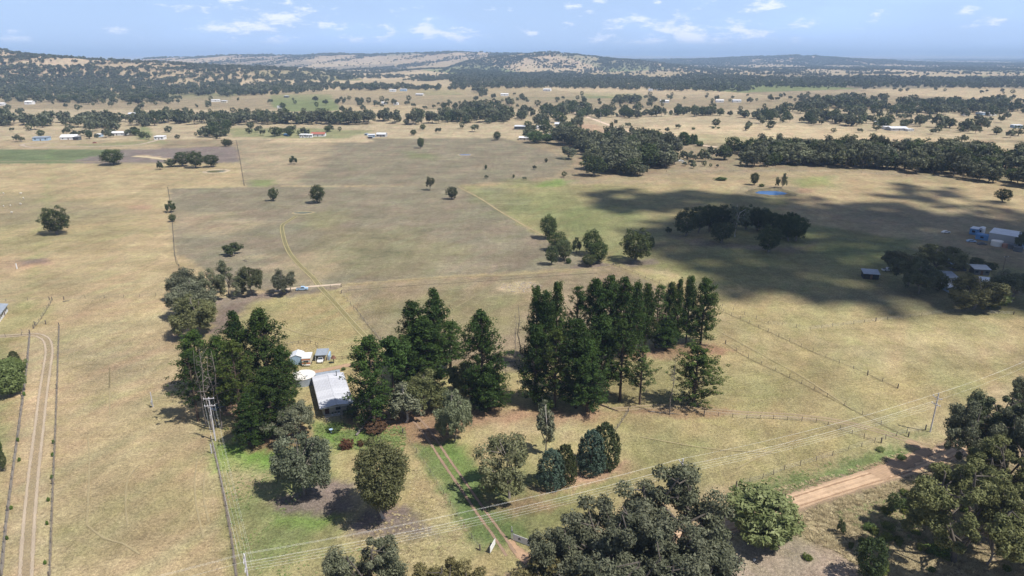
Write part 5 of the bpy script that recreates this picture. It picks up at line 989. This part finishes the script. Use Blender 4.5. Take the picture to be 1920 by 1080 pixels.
# sheds and vehicles behind the house
house('small grey garden shed behind the water tank', 'shed', 'shed', -67.6, 195.2, .12, 3.6, 4.2, 2.6, 'gable', .7, 'lblue', 'zinc', .12, win=0, door=False, alongx=False, side_win=0)
def wheels(e, xs, y, r, w=.22):
    me = MB().tube((0, -w/2, 0), (0, w/2, 0), r, n=12).mesh('wheel', M['tyre']); hub = MB().tube((0, -w/2-.01, 0), (0, w/2+.01, 0), r*.5, n=8).mesh('rim', M['steel'])
    for x in xs:
        for s in (-1, 1): o = link('wheel', me, e, (x, s*y, r)); link('rim', hub, o)
def extr(P, w0, w1=None):
    """profile (x,z[,half width]) swept across y"""
    n = len(P); V = [(p[0], -(p[2] if len(p) > 2 else w0), p[1]) for p in P] + [(p[0], (p[2] if len(p) > 2 else w0), p[1]) for p in P]
    return MB().poly(V, [tuple(range(n)), tuple(range(2*n-1, n-1, -1))] + [(i, n+i, n+(i+1) % n, (i+1) % n) for i in range(n)])
def car(label, px, py, rz, paint='white', kind='sedan', cat='car', name='parked_car', xy=None, L_=4.5):
    x, y = xy or gp(px, py); e = tag(empty(name, (x, y, 0), rz), label, cat)
    if kind == 'ute':
        extr([(-2.4,.35),(2.3,.35),(2.35,.75),(2.2,.98),(1.25,1.06),(-2.4,1.0)], .88).obj('body', M[paint], e)
        extr([(-.55,1.0,.86),(1.25,1.05,.86),(.75,1.62,.68),(-.45,1.66,.68)], .8).obj('cab', M[paint], e); extr([(-.48,1.08,.87),(1.05,1.1,.87),(.72,1.52,.73),(-.4,1.52,.73)], .8).obj('side_window', M['glass'], e)
        MB().box(-1.5, 0, 1.0, 1.6, 1.5, .06).obj('tray', M['dgrey'], e); wheels(e, (-1.45, 1.5), .82, .36)
    else:
        extr([(-2.2,.32),(2.2,.32),(2.25,.62),(2.1,.82),(1.1,.95),(-1.9,1.0),(-2.25,.8)], .86).obj('body', M[paint], e)
        extr([(-1.7,.97,.83),(1.05,.95,.83),(.45,1.42,.64),(-1.05,1.46,.64)], .8).obj('roof_panel', M[paint], e); extr([(-1.62,1.0,.84),(.93,1.0,.84),(.42,1.36,.69),(-1.0,1.38,.69)], .8).obj('side_window', M['glass'], e); wheels(e, (-1.35, 1.4), .80, .33)
        extr([(.62,1.0,.74),(1.12,.965,.78),(1.13,.975,.78),(.5,1.415,.6),(.48,1.41,.6)], .7).obj('windscreen', M['glass'], e)
    for s in (-1, 1): MB().box(2.26 if kind != 'ute' else 2.34, s*.62, .6, .06, .3, .16).obj('headlight', M['steel'], e)
    return e
# caravan truck with orange bands
e = tag(empty('caravan', (-64.3, 194.6, 0), .12), 'cream caravan with orange brown bands behind the house', 'caravan'); MB().box(0, 1.9, .55, 2.6, 4.6, 2.05).obj('body', M['cream'], e); MB().box(0, 1.9, 2.6, 2.7, 4.7, .12).obj('roof', M['white'], e)
MB().box(0, -.43, .85, 2.62, .06, .35).obj('stripe', M['orange'], e); MB().box(0, -.43, 2.1, 2.62, .06, .3).obj('stripe', M['orange'], e); wf = MB().box(0, -.42, 1.35, 1.7, .06, .6).obj('window', M['white'], e); MB().box(0, -.45, 1.4, 1.5, .06, .5).obj('pane', M['glass'], wf)
MB().box(0, -.62, .35, 2.4, .35, .3).obj('bumper', M['tank'], e)
w_ = MB().tube((-.11,0,0), (.11,0,0), .38, n=12).mesh('wheel', M['tyre'])
for a in (-1.2, 1.2): link('wheel', w_, e, (a, 1.2, .38)); link('wheel', w_, e, (a, 2.2, .38))
e = tag(empty('carport', (-60.6, 199.0, 0), .12), 'open carport with a grey iron roof over the white car', 'carport')
P_ = [(-1.9,-1.4,2.15),(1.9,-1.4,2.15),(1.9,3.2,2.45),(-1.9,3.2,2.45)]; MB().poly(P_ + [(a,b,c+.08) for a,b,c in P_], [(3,2,1,0),(4,5,6,7),(0,1,5,4),(1,2,6,5),(2,3,7,6),(3,0,4,7)]).obj('roof', M['zincd'], e)
for a, b in ((-1.8,-1.2),(1.8,-1.2),(-1.8,3.1),(1.8,3.1)): MB().box(a, b, -.1, .1, .1, 2.3).obj('post', M['white'], e)
MB().box(2.2, 1.0, 0, .5, 3.4, 1.7).obj('side_screen', M['lblue'], e)
car('white car parked under the grey carport', 0, 0, -pi/2 + .12, 'white', xy=(-60.8, 198.2))
car('blue and white utility on the pale strip by the dark grey gum', 567, 544, .15, 'lblue', 'ute', 'utility', 'parked_ute')
car('white car half hidden behind the olive gum', 773, 684, .7, 'white', xy=gp(775, 686)); car('white car under the middle pines with an open side', 690, 700, .3, 'white', xy=gp(818, 692))
car('grey white van at the pine yard near the power pole', 0, 0, 1.2, 'lblue', 'ute', 'utility', 'parked_ute', xy=gp(413, 764)); car('dark car in the shade of the pine yard', 0, 0, .2, 'dgrey', xy=gp(423, 752))
# left edge house, seen end on
A, B = np.array(gp(0, 604)), np.array(gp(15.5, 583)); c = (A+B)/2; rz = atan2(*(B-A)[::-1]); wl = np.linalg.norm(B-A)
house('white weatherboard house with a grey blue roof at the left edge', 'house', 'house', c[0], c[1], rz, wl, 9, 2.7, 'gable', 1.0, 'white', 'zincd', .5, win=5, door=True, alongx=True, side_win=0)
# eastern sheds in the cloud shadow
A, B = np.array(gp(1852, 452)), np.array(gp(1906, 461)); c = (A+B)/2; rz = atan2(*(B-A)[::-1]); wl = np.linalg.norm(B-A)
house('long grey machinery shed with a pale roof in the cloud shadow', 'shed', 'machinery_shed', c[0], c[1], rz, wl, 14, 4.6, 'gable', 1.4, 'grey', 'zinc', .2, win=0, door=False, side_win=0)
for px, py, wp, d, h, wm, rm, lb in [(1824,440,13,5,3.2,'blue','zinc','white and blue site hut left of the machinery shed'),(1840,450,21,3,2.6,'blue','blue','blue shipping container beside the machinery shed'),(1911,466,14,5,3.4,'lblue','white','white gabled annex at the right of the machinery shed')]:
    x, y = gp(px, py); house(lb, 'shed', 'shed', x, y, rz, wp/pxm(py), d, h, 'flat', .3, wm, rm, .1, win=1, door=False, side_win=0)
house('white gable of the site hut facing the yard', 'shed', 'shed', *gp(1836,439), rz, 2.6, 5, 3.0, 'gable', .5, 'white', 'white', .1, win=1, door=False, side_win=0, alongx=False)
tank('cream round tank in front of the machinery shed', 1868, 460.5, 2.6, 2.5, 'tank', 'tank'); tank('dark tank at the end of the machinery shed', 1896, 466, 1.7, 2.3, 'dgrey', 'dgrey'); tank('small dark green tank at the right edge', 1908, 471, 2.0, 2.2, 'dgrey', 'dgrey'); tank('rust brown tank between the cream and dark tanks', 1884, 464, 1.4, 1.8, 'brick', 'brick')
car('silver blue car parked left of the machinery shed', 1821, 454, -.2, 'lblue'); car('dark car parked in front of the machinery shed', 1841, 459, -.1, 'dgrey'); car('white utility beside the grey gum at the shaded homestead', 1664, 508, .05, 'white', 'ute', 'utility', 'parked_ute')
for px, py, wp, d, h, wm, rm, lb, rr in [(1633,524,26,5,2.4,'black','zincd','low black shed with a silver roof at the west of the homestead',-.25),(1774,534,36,7,3.2,'grey','zincd','main house of the shaded homestead',-.15),(1797,508,26,7,3.0,'dgrey','lblue','blue roofed shed behind the shaded homestead',-.25),(1840,516,26,5,2.6,'dgrey','zincd','grey roofed shed right of the blue roofed one',-.2),(1850,540,16,5,2.5,'grey','zinc','small grey shed among the homestead trees',-.3),(1788,548,22,4,1.8,'lblue','zinc','low annex before the main homestead house',.1)]:  # zincd roofs here: shade over the homestead put into the roof colour
    x, y = gp(px, py); house(lb, 'house' if 'main' in lb else 'shed', 'house' if 'main' in lb else 'shed', x, y, rr, wp/pxm(py), d, h, 'flat', .7, wm, rm, .4, win=2, door=True, side_win=0)
for px, py, rr, pt, lb in [(1773,437,.2,'white','white car shape standing for a small trailer in the open shaded paddock'),(1263,302,.1,'white','leftmost white car in the eastern wood clearing'),(1270,303,.1,'white','middle white car in the eastern wood clearing'),(1277,302.5,.1,'white','third white car in the eastern wood clearing'),(1283,306,.0,'white','white car parked nearest in the eastern wood clearing'),(1183,251,0,'white','white car on the far dirt road corner'),(178,268.5,.2,'red','red tractor like vehicle on the looping drive')]: car(lb, px, py, rr, pt)  # the first car shape stands for a small grey trailer
# ------------------------------------------------------------------ fences: each post its own part, wires strung between
PM = MB().box(0, 0, -.3, .1, .1, 1.6).poly([(-.05,-.05,1.3),(.05,-.05,1.3),(.05,.05,1.3),(-.05,.05,1.3),(0,0,1.37)], [(0,1,4),(1,2,4),(2,3,4),(3,0,4)]).mesh('post', M['post'])
PMB = MB().tube((0,0,-.3), (0,0,1.5), .17, .15, n=8).mesh('strainer_post', M['post']); PMS = MB().box(0, 0, -.3, .07, .05, 1.5).mesh('steel_post', M['rust'])
def fence(label, pts, sp=5.0, rails=False, cat='fence', name='wire_fence', hgt=1.0, jit=.25, steel=0):
    P = [np.array(gp(*p)) for p in pts]; e = tag(empty(name, (*P[0], 0)), label, cat); o0 = P[0]; Q = []
    for a, b in zip(P[:-1], P[1:]):
        n = max(1, round(np.linalg.norm(b-a)/sp))
        for i in range(n): Q.append(a + (b-a)*i/n)
    Q.append(P[-1]); rr = random.Random(len(Q))
    for i, q in enumerate(Q):
        st = i == 0 or i == len(Q)-1 or i % 14 == 0; me = PMB if st else (PMS if steel and i % steel else PM); o = link('strainer_post' if st else 'steel_post' if me is PMS else 'post', me, e, (q[0]-o0[0], q[1]-o0[1], 0)); o.scale = (1, 1, hgt*rr.uniform(.85, 1.08)); o.rotation_euler = (rr.uniform(-.05, .05), rr.uniform(-.06, .06), rr.uniform(0, 1))
    for z in ((.5, 1.05) if rails else (.35, .75, 1.15)):
        b = MB(); 
        for q, r in zip(Q[:-1], Q[1:]): b.tube((q[0]-o0[0], q[1]-o0[1], z*hgt), (r[0]-o0[0], r[1]-o0[1], z*hgt), .05 if rails else .012, n=4, cap=False)
        b.obj('rail' if rails else 'wire', M['rust'] if rails else M['wire'], e)
fence('wire fence on the right side of the left drive', [(111,612),(108,700),(104,810),(99,925),(93,1085)], 4)
fence('wire fence on the left side of the left drive', [(56,627),(50,690),(41,760),(33,820),(22,900),(12,980),(2,1080)], 4)
fence('low pale fence across the lawn at the left edge', [(-20,635),(41,629),(42,624),(56,624)], 4); fence('short fence between the left house and the drive', [(98,563),(78,597),(63,616)], 3.5)
fence('sparse fence across the dry paddock at the left', [(-30,567),(93,562)], 9); fence('sparse fence from the gate posts to the corner gums', [(120,562),(160,560),(232,558),(292,555),(330,553)], 8); fence('pair of gate posts beside the left drive', [(66,610),(86,608)], 4)
fence('long western fence between the yellow and brown paddocks', [(315,354),(322,400),(328,480),(336,500)], 6); fence('fence beside the ploughed field in the north west', [(458,348),(450,300),(443,264)], 8)
fence('fence along the lush grass down to the bottom edge', [(396,828),(404,850),(410,880),(424,950),(437,1030),(444,1090)], 4)
fence('longest fence running down to the power pole paddock', [(1150,497),(1250,537),(1340,578),(1440,622),(1524,660),(1600,692),(1683,728)], 4.5); fence('fence branching east above the longest fence', [(1335,567),(1440,607),(1520,618),(1620,605),(1790,585),(1900,590)], 5)
fence('fence below the longest one reaching the track junction', [(1360,645),(1403,672),(1480,708),(1551,744),(1652,796),(1703,819)], 5); fence('roadside fence above the dirt road verge', [(1380,915),(1430,898),(1470,882),(1530,865),(1590,845),(1640,830),(1700,812),(1735,806)], 4.5, hgt=1.1)
fence('curved fence along the side track', [(1320,778),(1400,785),(1450,786),(1530,792),(1575,806),(1620,822),(1652,831)], 3.5); fence('short fence below the front pines', [(1150,813),(1165,792),(1178,772)], 3); fence('fence on the left of the twin wheel tracks', [(755,812),(795,869),(845,948),(870,989),(900,1032)], 5, steel=2)
fence('brown rail fence of the yard behind the house', [(608,677),(642,674),(668,670),(700,668)], 3.2, rails=True, name='rail_fence'); fence('fence between the brown and olive paddocks', [(545,546),(600,541),(640,538)], 5); fence('fence down beside the paddock track', [(640,550),(690,610),(722,648)], 5)
fence('fence across the cloud shadow', [(1440,428),(1560,446),(1640,460),(1760,478),(1920,518)], 7); fence('fence around the back paddock of the pines', [(935,690),(1010,686)], 4); fence('fence at the front of the eastern wood', [(1250,322),(1400,322),(1560,322),(1700,330)], 12)
fence('small fence at the front of the house garden', [(612,792),(640,786),(664,782)], 3)
e = tag(empty('arch_fence', (*gp(575, 655), 0)), 'low curved stockyard rail behind the caravan', 'rail')
b = MB(); b2 = MB()
for i in range(9): a = pi*i/8; q = (5.5*cos(a) - 2, 1 + 4*sin(a)); MB().box(q[0], q[1], -.2, .1, .1, 1.3).obj('post', M['post'], e)
for i in range(8): a, c_ = pi*i/8, pi*(i+1)/8; b.tube((5.5*cos(a)-2, 1+4*sin(a), .95), (5.5*cos(c_)-2, 1+4*sin(c_), .95), .05, n=4)
b.obj('rail', M['post'], e)
# little hopper on a post, marker posts
e = tag(empty('feed_hopper', (*gp(626, 681), 0)), 'rusty round feeder on a post at the yard fence', 'feeder'); MB().tube((0,0,0), (0,0,1.8), .12, n=6).obj('stand', M['post'], e); MB().tube((0,0,1.8), (0,0,2.5), .85, .35, n=12).obj('cone', M['rust'], e); MB().tube((0,0,2.5), (0,0,2.7), .45, .2, n=10).obj('cap', M['rust'], e)
e = tag(empty('marker_post', (*gp(32, 504), 0)), 'white marker post in the eroded gully at the left', 'post'); MB().tube((0,0,-.2), (0,0,2.6), .22, n=8).obj('shaft', M['white'], e); MB().tube((0,0,2.6), (0,0,2.7), .26, n=8).obj('cap', M['grey'], e)
e = tag(empty('gate_post', (*gp(397, 850), 0)), 'tall pale corner post at the lush grass fence', 'post'); MB().tube((0,0,-.2), (0,0,2.6), .14, n=8).obj('shaft', M['pole'], e); MB().box(.1, 0, 2.0, .5, .1, .1).obj('bracket', M['pole'], e)
# ------------------------------------------------------------------ power poles and wires
INS = MB().tube((0,0,0), (0,0,.12), .05, .09, n=6).tube((0,0,.12), (0,0,.30), .10, .05, n=6).mesh('insulator', M['white'])
def pole(label, x, y, h, arms, az, r=.17, gear=0, peak=False, mt='pole'):
    """arms: (z, half length, offsets of the insulators)"""
    e = tag(empty('power_pole', (x, y, 0), az), label, 'power pole'); out = []
    MB().tube((0,0,-.5), (0,0,h), r*1.15, r*.8, n=10).obj('pole_shaft', M[mt], e)
    for z, hl, offs in arms:
        a = MB().box(0, -.16, z-.07, 2*hl, .12, .14).obj('cross_arm', M[mt], e)
        if hl > .8: MB().tube((-hl*.6, -.14, z), (0, -.14, z-.6), .03, n=4).tube((hl*.6, -.14, z), (0, -.14, z-.6), .03, n=4).obj('brace', M['steel'], a)
        for o_ in offs: link('insulator', INS, a, (o_, -.16, z+.06)); out.append((x + o_*cos(az) + .16*sin(az), y + o_*sin(az) - .16*cos(az), z + .34))
    if peak: link('insulator', INS, e, (0, 0, h)); out.append((x, y, h+.28))
    if gear: MB().tube((0,-.45,gear), (0,-.45,gear+.9), .28, n=10).obj('transformer', M['steel'], e); MB().box(0, -.25, gear+.2, .12, .3, .12).obj('bracket', M['steel'], e)
    return out
def wire(p, q, sag, label, r=.0105):
    n = 14; b = MB(); p, q = np.array(p), np.array(q); pr_ = None
    for i in range(n+1):
        t = i/n; c = p + (q-p)*t; c[2] -= sag*4*t*(1-t)
        if pr_ is not None: b.tube(pr_, c, r, n=4, cap=False)
        pr_ = c
    tag(b.obj('overhead_wire', M['cable']), label, 'wire', 'overhead wires')
p1 = gp(458, 1040, 10.8); p2 = gp(1281, 860, 11.0); p3 = gp(1744, 810); azl = atan2(p2[1]-p1[1], p2[0]-p1[0]) - pi/2; az2 = atan2(p3[1]-p2[1], p3[0]-p2[0]) - pi/2
# seen along the line the arms lie across it
def lines(A, B, sag, nm):
    for i, (a, b) in enumerate(zip(A, B)): wire(a, b, sag, nm)
ARM = [(9.9, 1.25, (-1.15, 1.15)), (8.0, 1.2, (-1.1, -.4, .4, 1.1))]
a1 = pole('power pole at the bottom edge near the lush grass fence', *p1, 10.6, ARM, azl, peak=True); a2 = pole('power pole standing inside the big bottom gums', *p2, 10.8, ARM, (azl+az2)/2, peak=True)
a3 = pole('grey power pole at the end of the roadside fence', *p3, 11.0, ARM, az2, peak=True, gear=0)
lines(a1, a2, 1.4, 'pale overhead wire between the bottom power poles'); lines(a2, a3, 1.2, 'pale overhead wire from the gums to the grey roadside pole')
p0 = (p1[0]-80*cos(azl+pi/2), p1[1]-80*sin(azl+pi/2)); a0 = pole('power pole beyond the bottom left corner', *p0, 10.6, ARM, azl, peak=True); lines(a0[:2]+a0[-1:], a1[:2]+a1[-1:], 1.4, 'pale overhead wire leaving the bottom left corner')
p5 = gp(1990, 700); a5 = pole('power pole beyond the right edge', *p5, 11, ARM, az2-.6, peak=True); lines(a3[:2]+a3[-1:], a5[:2]+a5[-1:], 1.2, 'pale overhead wire leaving the roadside pole to the right')
p4 = gp(404, 826); az4 = .12; a4 = pole('power pole in front of the dead trunks and pines', *p4, 12.2, [(11.9, 1.3, (-1.2, 1.2)), (9.9, 1.3, (-1.2, -.5, .5, 1.2))], az4, gear=6.6)
a1b = [(p1[0]+o_, p1[1]+.3, z) for o_, z in ((-1.1,9.6),(1.1,9.6),(-.9,7.6),(-.3,7.6),(.4,7.6),(.9,7.6))]
for i, (q0, q1) in enumerate(zip(a4, a1b)): wire(q0, q1, 1.5, 'thin overhead wire from the pine pole down to the bottom pole', .008)
pole('short pole with a box alone in the dry western paddock', *gp(287, 763), 4.6, [(2.2, .22, ())], .2, r=.13, gear=1.0); pole('dark power pole by the shaded homestead', *gp(1878, 516), 9, [(8.4, 1.1, (-.9, .9))], .1, mt='post')
pole('thin far pole beside the diagonal road', *gp(1126, 229), 14, [(13.4, 1.0, ())], 0)
# ------------------------------------------------------------------ gate wings, sign plates, small things on the ground
def wing(label, A, B, h, slats):
    A, B = np.array(A), np.array(B); u = B-A; w = np.linalg.norm(u); e = tag(empty('gate_wing', (*A, 0), atan2(u[1], u[0])), label, 'gate panel'); n = slats
    for i in range(n):
        s = link('panel_slat', MB().box(w/2, 0, 0, w, .07, h/n*.86).mesh('slat', M['white']), e, (0, 0, .12 + h/n*i))
    MB().box(.05, .09, -.3, .12, .12, h+.5).obj('frame_post', M['dgrey'], e); MB().box(w-.05, .09, -.3, .12, .12, h+.5).obj('frame_post', M['dgrey'], e); MB().box(w/2, .06, .1, w, .05, .08).obj('frame_rail', M['dgrey'], e); return e, w
e, w = wing('white slatted gate wing on the right of the driveway mouth', gp(962, 1013), gp(996, 1026), 1.5, 8)
MB().poly([(-.28,0,-.22),(-.1,0,-.3),(.05,0,-.12),(.25,0,-.28),(.3,0,-.02),(.12,0,.1),(.16,0,.3),(-.05,0,.34),(-.2,0,.12),(-.36,0,.06)] + [(-.28,-.03,-.22),(-.1,-.03,-.3),(.05,-.03,-.12),(.25,-.03,-.28),(.3,-.03,-.02),(.12,-.03,.1),(.16,-.03,.3),(-.05,-.03,.34),(-.2,-.03,.12),(-.36,-.03,.06)], [tuple(range(9,-1,-1)), tuple(range(10,20))] + [(i, (i+1) % 10, 10+(i+1) % 10, 10+i) for i in range(10)]).obj('emblem', M['dgrey'], e, (w*.36, -.045, .9))
e, w = wing('white gate wing on the left of the driveway mouth', gp(919, 1038), gp(928.5, 1021), 1.45, 8)
MB().tube((0,-.05,0), (0,-.02,0), .12, n=10).obj('emblem', M['grey'], e, (w*.5, 0, .85))
e = tag(empty('letterbox', (*gp(963, 1012), 0), .2), 'dark letterbox on a grey post at the right gate wing', 'letterbox'); MB().tube((-.3,.3,0), (-.3,.3,3.0), .07, n=6).obj('letterbox_post', M['pole'], e); MB().box(-.3, .3, 1.7, .4, .35, .35).obj('box', M['dgrey'], e)
def log(label, a, b, r, m, z0=.2, z1=.2, twigs=10):
    A, B = np.array((*gp(*a), z0)), np.array((*gp(*b), z1)); e = tag(empty('fallen_log', (A[0], A[1], 0)), label, 'log'); o = np.array([A[0], A[1], 0]); rr = np.random.RandomState(int(a[0])); b_ = MB(); P = [A + (B-A)*i/5 + np.append(rr.normal(size=2)*.12, 0)*(0 < i < 5) for i in range(6)]
    for i in range(5): b_.tube(P[i]-o, P[i+1]-o, r*(1-.13*i), r*(1-.13*(i+1)), n=8)
    b_.obj('trunk', m, e, smooth=True)
    for k in range(twigs):
        t = rr.uniform(.25, .98); s = A + (B-A)*t - o; d = rr.normal(size=3); d[2] = abs(d[2])*.5; MB().tube(s, s + d*rr.uniform(.6, 1.6), r*.25, r*.08, n=4).obj('branch', m, e)
log('long pale fallen trunk right of the house', (668,818), (713,772), .34, DEADW, .3, 1.6, 12); log('dark fallen log below the front pines', (1122,758), (1160,772), .22, BARKP, .2, .2, 6); log('dead fallen branch under the bare dead tree', (1215,772), (1275,778), .14, BARK, .15, .2, 9); log('grey fallen log in the pine row paddock', (935,683), (975,676), .2, DEADW, .2, .2, 6); log('bleached log across the western gateway', (118,566), (130,564), .18, DEADW, .2, .15, 3)
log('small pale log in the brown paddock', (456,489), (464,491), .2, DEADW, .2, .2, 2)
e = tag(empty('rag', (*gp(1414, 1052), 0)), 'crumpled white plastic bag on the bare ground', 'plastic bag'); o = link('bag_body', PR['bush'][0][0], e, (0, 0, 0)); o.scale = (.5, .5, .6); o.data = o.data.copy(); o.data.materials[0] = M['white']
e = tag(empty('bird_bath', (*gp(621, 812), 0)), 'pale blue garden bath in the lush grass', 'bird bath'); MB().tube((0,0,0), (0,0,.9), .16, .12, n=8).obj('stem', M['lblue'], e); MB().tube((0,0,.9), (0,0,1.1), .2, .5, n=12).obj('bowl', M['lblue'], e)
# sheep
SB = MB(); 
def blob(b, c, r, n=8, m=5):
    V, Fs = [(c[0], c[1], c[2]-r[2])], []
    for j in range(1, m):
        for i in range(n): V.append((c[0]+r[0]*sin(pi*j/m)*cos(2*pi*i/n), c[1]+r[1]*sin(pi*j/m)*sin(2*pi*i/n), c[2]-r[2]*cos(pi*j/m)))
    V.append((c[0], c[1], c[2]+r[2])); k = len(V)-1
    for i in range(n): Fs.append((0, 1+(i+1) % n, 1+i)); Fs.append((k, k-n+i, k-n+(i+1) % n))
    for j in range(m-2):
        for i in range(n): Fs.append((1+j*n+i, 1+j*n+(i+1) % n, 1+(j+1)*n+(i+1) % n, 1+(j+1)*n+i))
    b.poly(V, Fs); return b
blob(SB, (0,0,.68), (.58,.27,.30)); blob(SB, (.66,0,.72), (.22,.12,.14)); blob(SB, (.5,0,.74), (.22,.15,.18))
for sx_ in (-.35, .32):
    for sy_ in (-.14, .14): SB.tube((sx_, sy_, 0), (sx_, sy_, .5), .045, .07, n=5)
sm_ = SB.mesh('sheep', mat('wool', (.66,.62,.54), .95), True); rr = random.Random(9)
for a, b, lb in ((7,364,'sheep grazing alone at the upper left edge'),(20,387,'sheep in the dry paddock, middle one of the lower three'),(39,364,'sheep in the upper row left of the round tree'),(44,373,'sheep just below the upper row of the flock'),(22,400,'sheep lowest in the flock near the round tree'),(39,384,'sheep nearest the lone round tree'),(7,388,'sheep at the left end of the lower flock')):
    o = link('sheep', sm_, None, (*gp(a, b), 0)); o.rotation_euler = (0, 0, rr.uniform(0, 6)); o.scale = (1.25,)*3; tag(o, lb, 'sheep', 'sheep in the dry western paddock')
# rubble heap by the brown paddock, and rough grass
rb = MB(); rr = random.Random(3); cx, cy_ = gp(978, 538)
for i in range(260): a = rr.uniform(0, 2*pi); q = rr.random()**.6; s = rr.uniform(.15, .5); rb.box(cx + 9*q*cos(a), cy_ + 7*q*sin(a), -.1, s, s*rr.uniform(.4, 1), s*.7, rr.uniform(0, 3))
tag(rb.obj('rubble', mat('rubble_stone', (.42,.36,.30), .9, var=.25)), 'pale scattered rubble in the paddock left of the pine row', None, None, 'stuff')
def tuft_proto(name, cols, n=16, seed=1):
    c_ = bpy.data.collections.new(name)
    for q, col in enumerate(cols):
        r = np.random.RandomState(seed+q); V, Fs = [], []
        for i in range(n):
            a = r.uniform(0, 2*pi); b = np.array([cos(a), sin(a), 0]); s = np.array([-sin(a), cos(a), 0])*.07; p = b*r.uniform(0, .18); tip = p + b*r.uniform(.35, .95) + np.array([0, 0, r.uniform(.2, .55)]); k = len(V); V += [p-s, p+s, tip]; Fs.append((k, k+1, k+2))
        o = bpy.data.objects.new(name + str(q), mesh_np(name, V, Fs, [mat('grass_tuft', col, .9, var=.2)])); c_.objects.link(o)
    return c_
dryc = tuft_proto('dry_tuft', [(.42,.34,.20), (.34,.27,.155), (.50,.42,.25), (.27,.22,.12)]); grc = tuft_proto('green_tuft', [(.17,.22,.07), (.22,.27,.10), (.14,.19,.06)], seed=9)
def tufts(name, polys, coll, nv, label, seed):
    r = np.random.RandomState(seed); PX, SS = [], []
    for Pp, sp, hh in polys:
        Q = np.array([gp(*p) for p in Pp]); a, b = Q.min(0), Q.max(0); n = int((b[0]-a[0])*(b[1]-a[1])/(sp*sp)); x = r.uniform(a[0], b[0], n); y = r.uniform(a[1], b[1], n); k = (polyd(x, y, Q) > 0) & (r.rand(n) < .55 + .6*wav(x, y, 13, 2)); m_ = k.sum(); PX.append(np.stack([x[k], y[k], np.zeros(m_)], 1)); s = hh*r.uniform(.5, 1.4, m_); SS.append(np.stack([s*1.2, s*1.2, s], 1))
    PX = np.concatenate(PX); print(name, len(PX)); scatter(name, PX, np.concatenate(SS), coll, label, nv, seed)
tufts('rough_grass', [([(1480,968),(1660,910),(1760,872),(1960,860),(1960,1110),(1650,1110),(1580,1040),(1500,1005)], .42, .75), ([(1640,1050),(1960,1000),(1960,1150),(1600,1150)], .45, .6), ([(1370,955),(1600,888),(1690,858),(1700,846),(1590,880),(1370,940)], .5, .6), ([(780,870),(850,945),(900,1030),(700,1090),(640,960)], .8, .45),], dryc, 4, 'straw coloured tufts of rough dry grass', 5)
tufts('green_grass', [([(404,830),(560,840),(600,900),(440,1060)], .8, .4), ([(585,795),(760,800),(760,850),(600,840)], .5, .6), ([(772,830),(850,826),(1000,1010),(900,1030)], .9, .28), ([(1380,915),(1640,842),(1700,842),(1660,870),(1480,930),(1400,955)], .7, .4), ([(1560,960),(1720,925),(1780,1010),(1640,1020)], .6, .6), ([(455,1000),(760,1040),(740,1090),(450,1090)], .9, .35)], grc, 3, 'green tufts of watered and road side grass', 6)
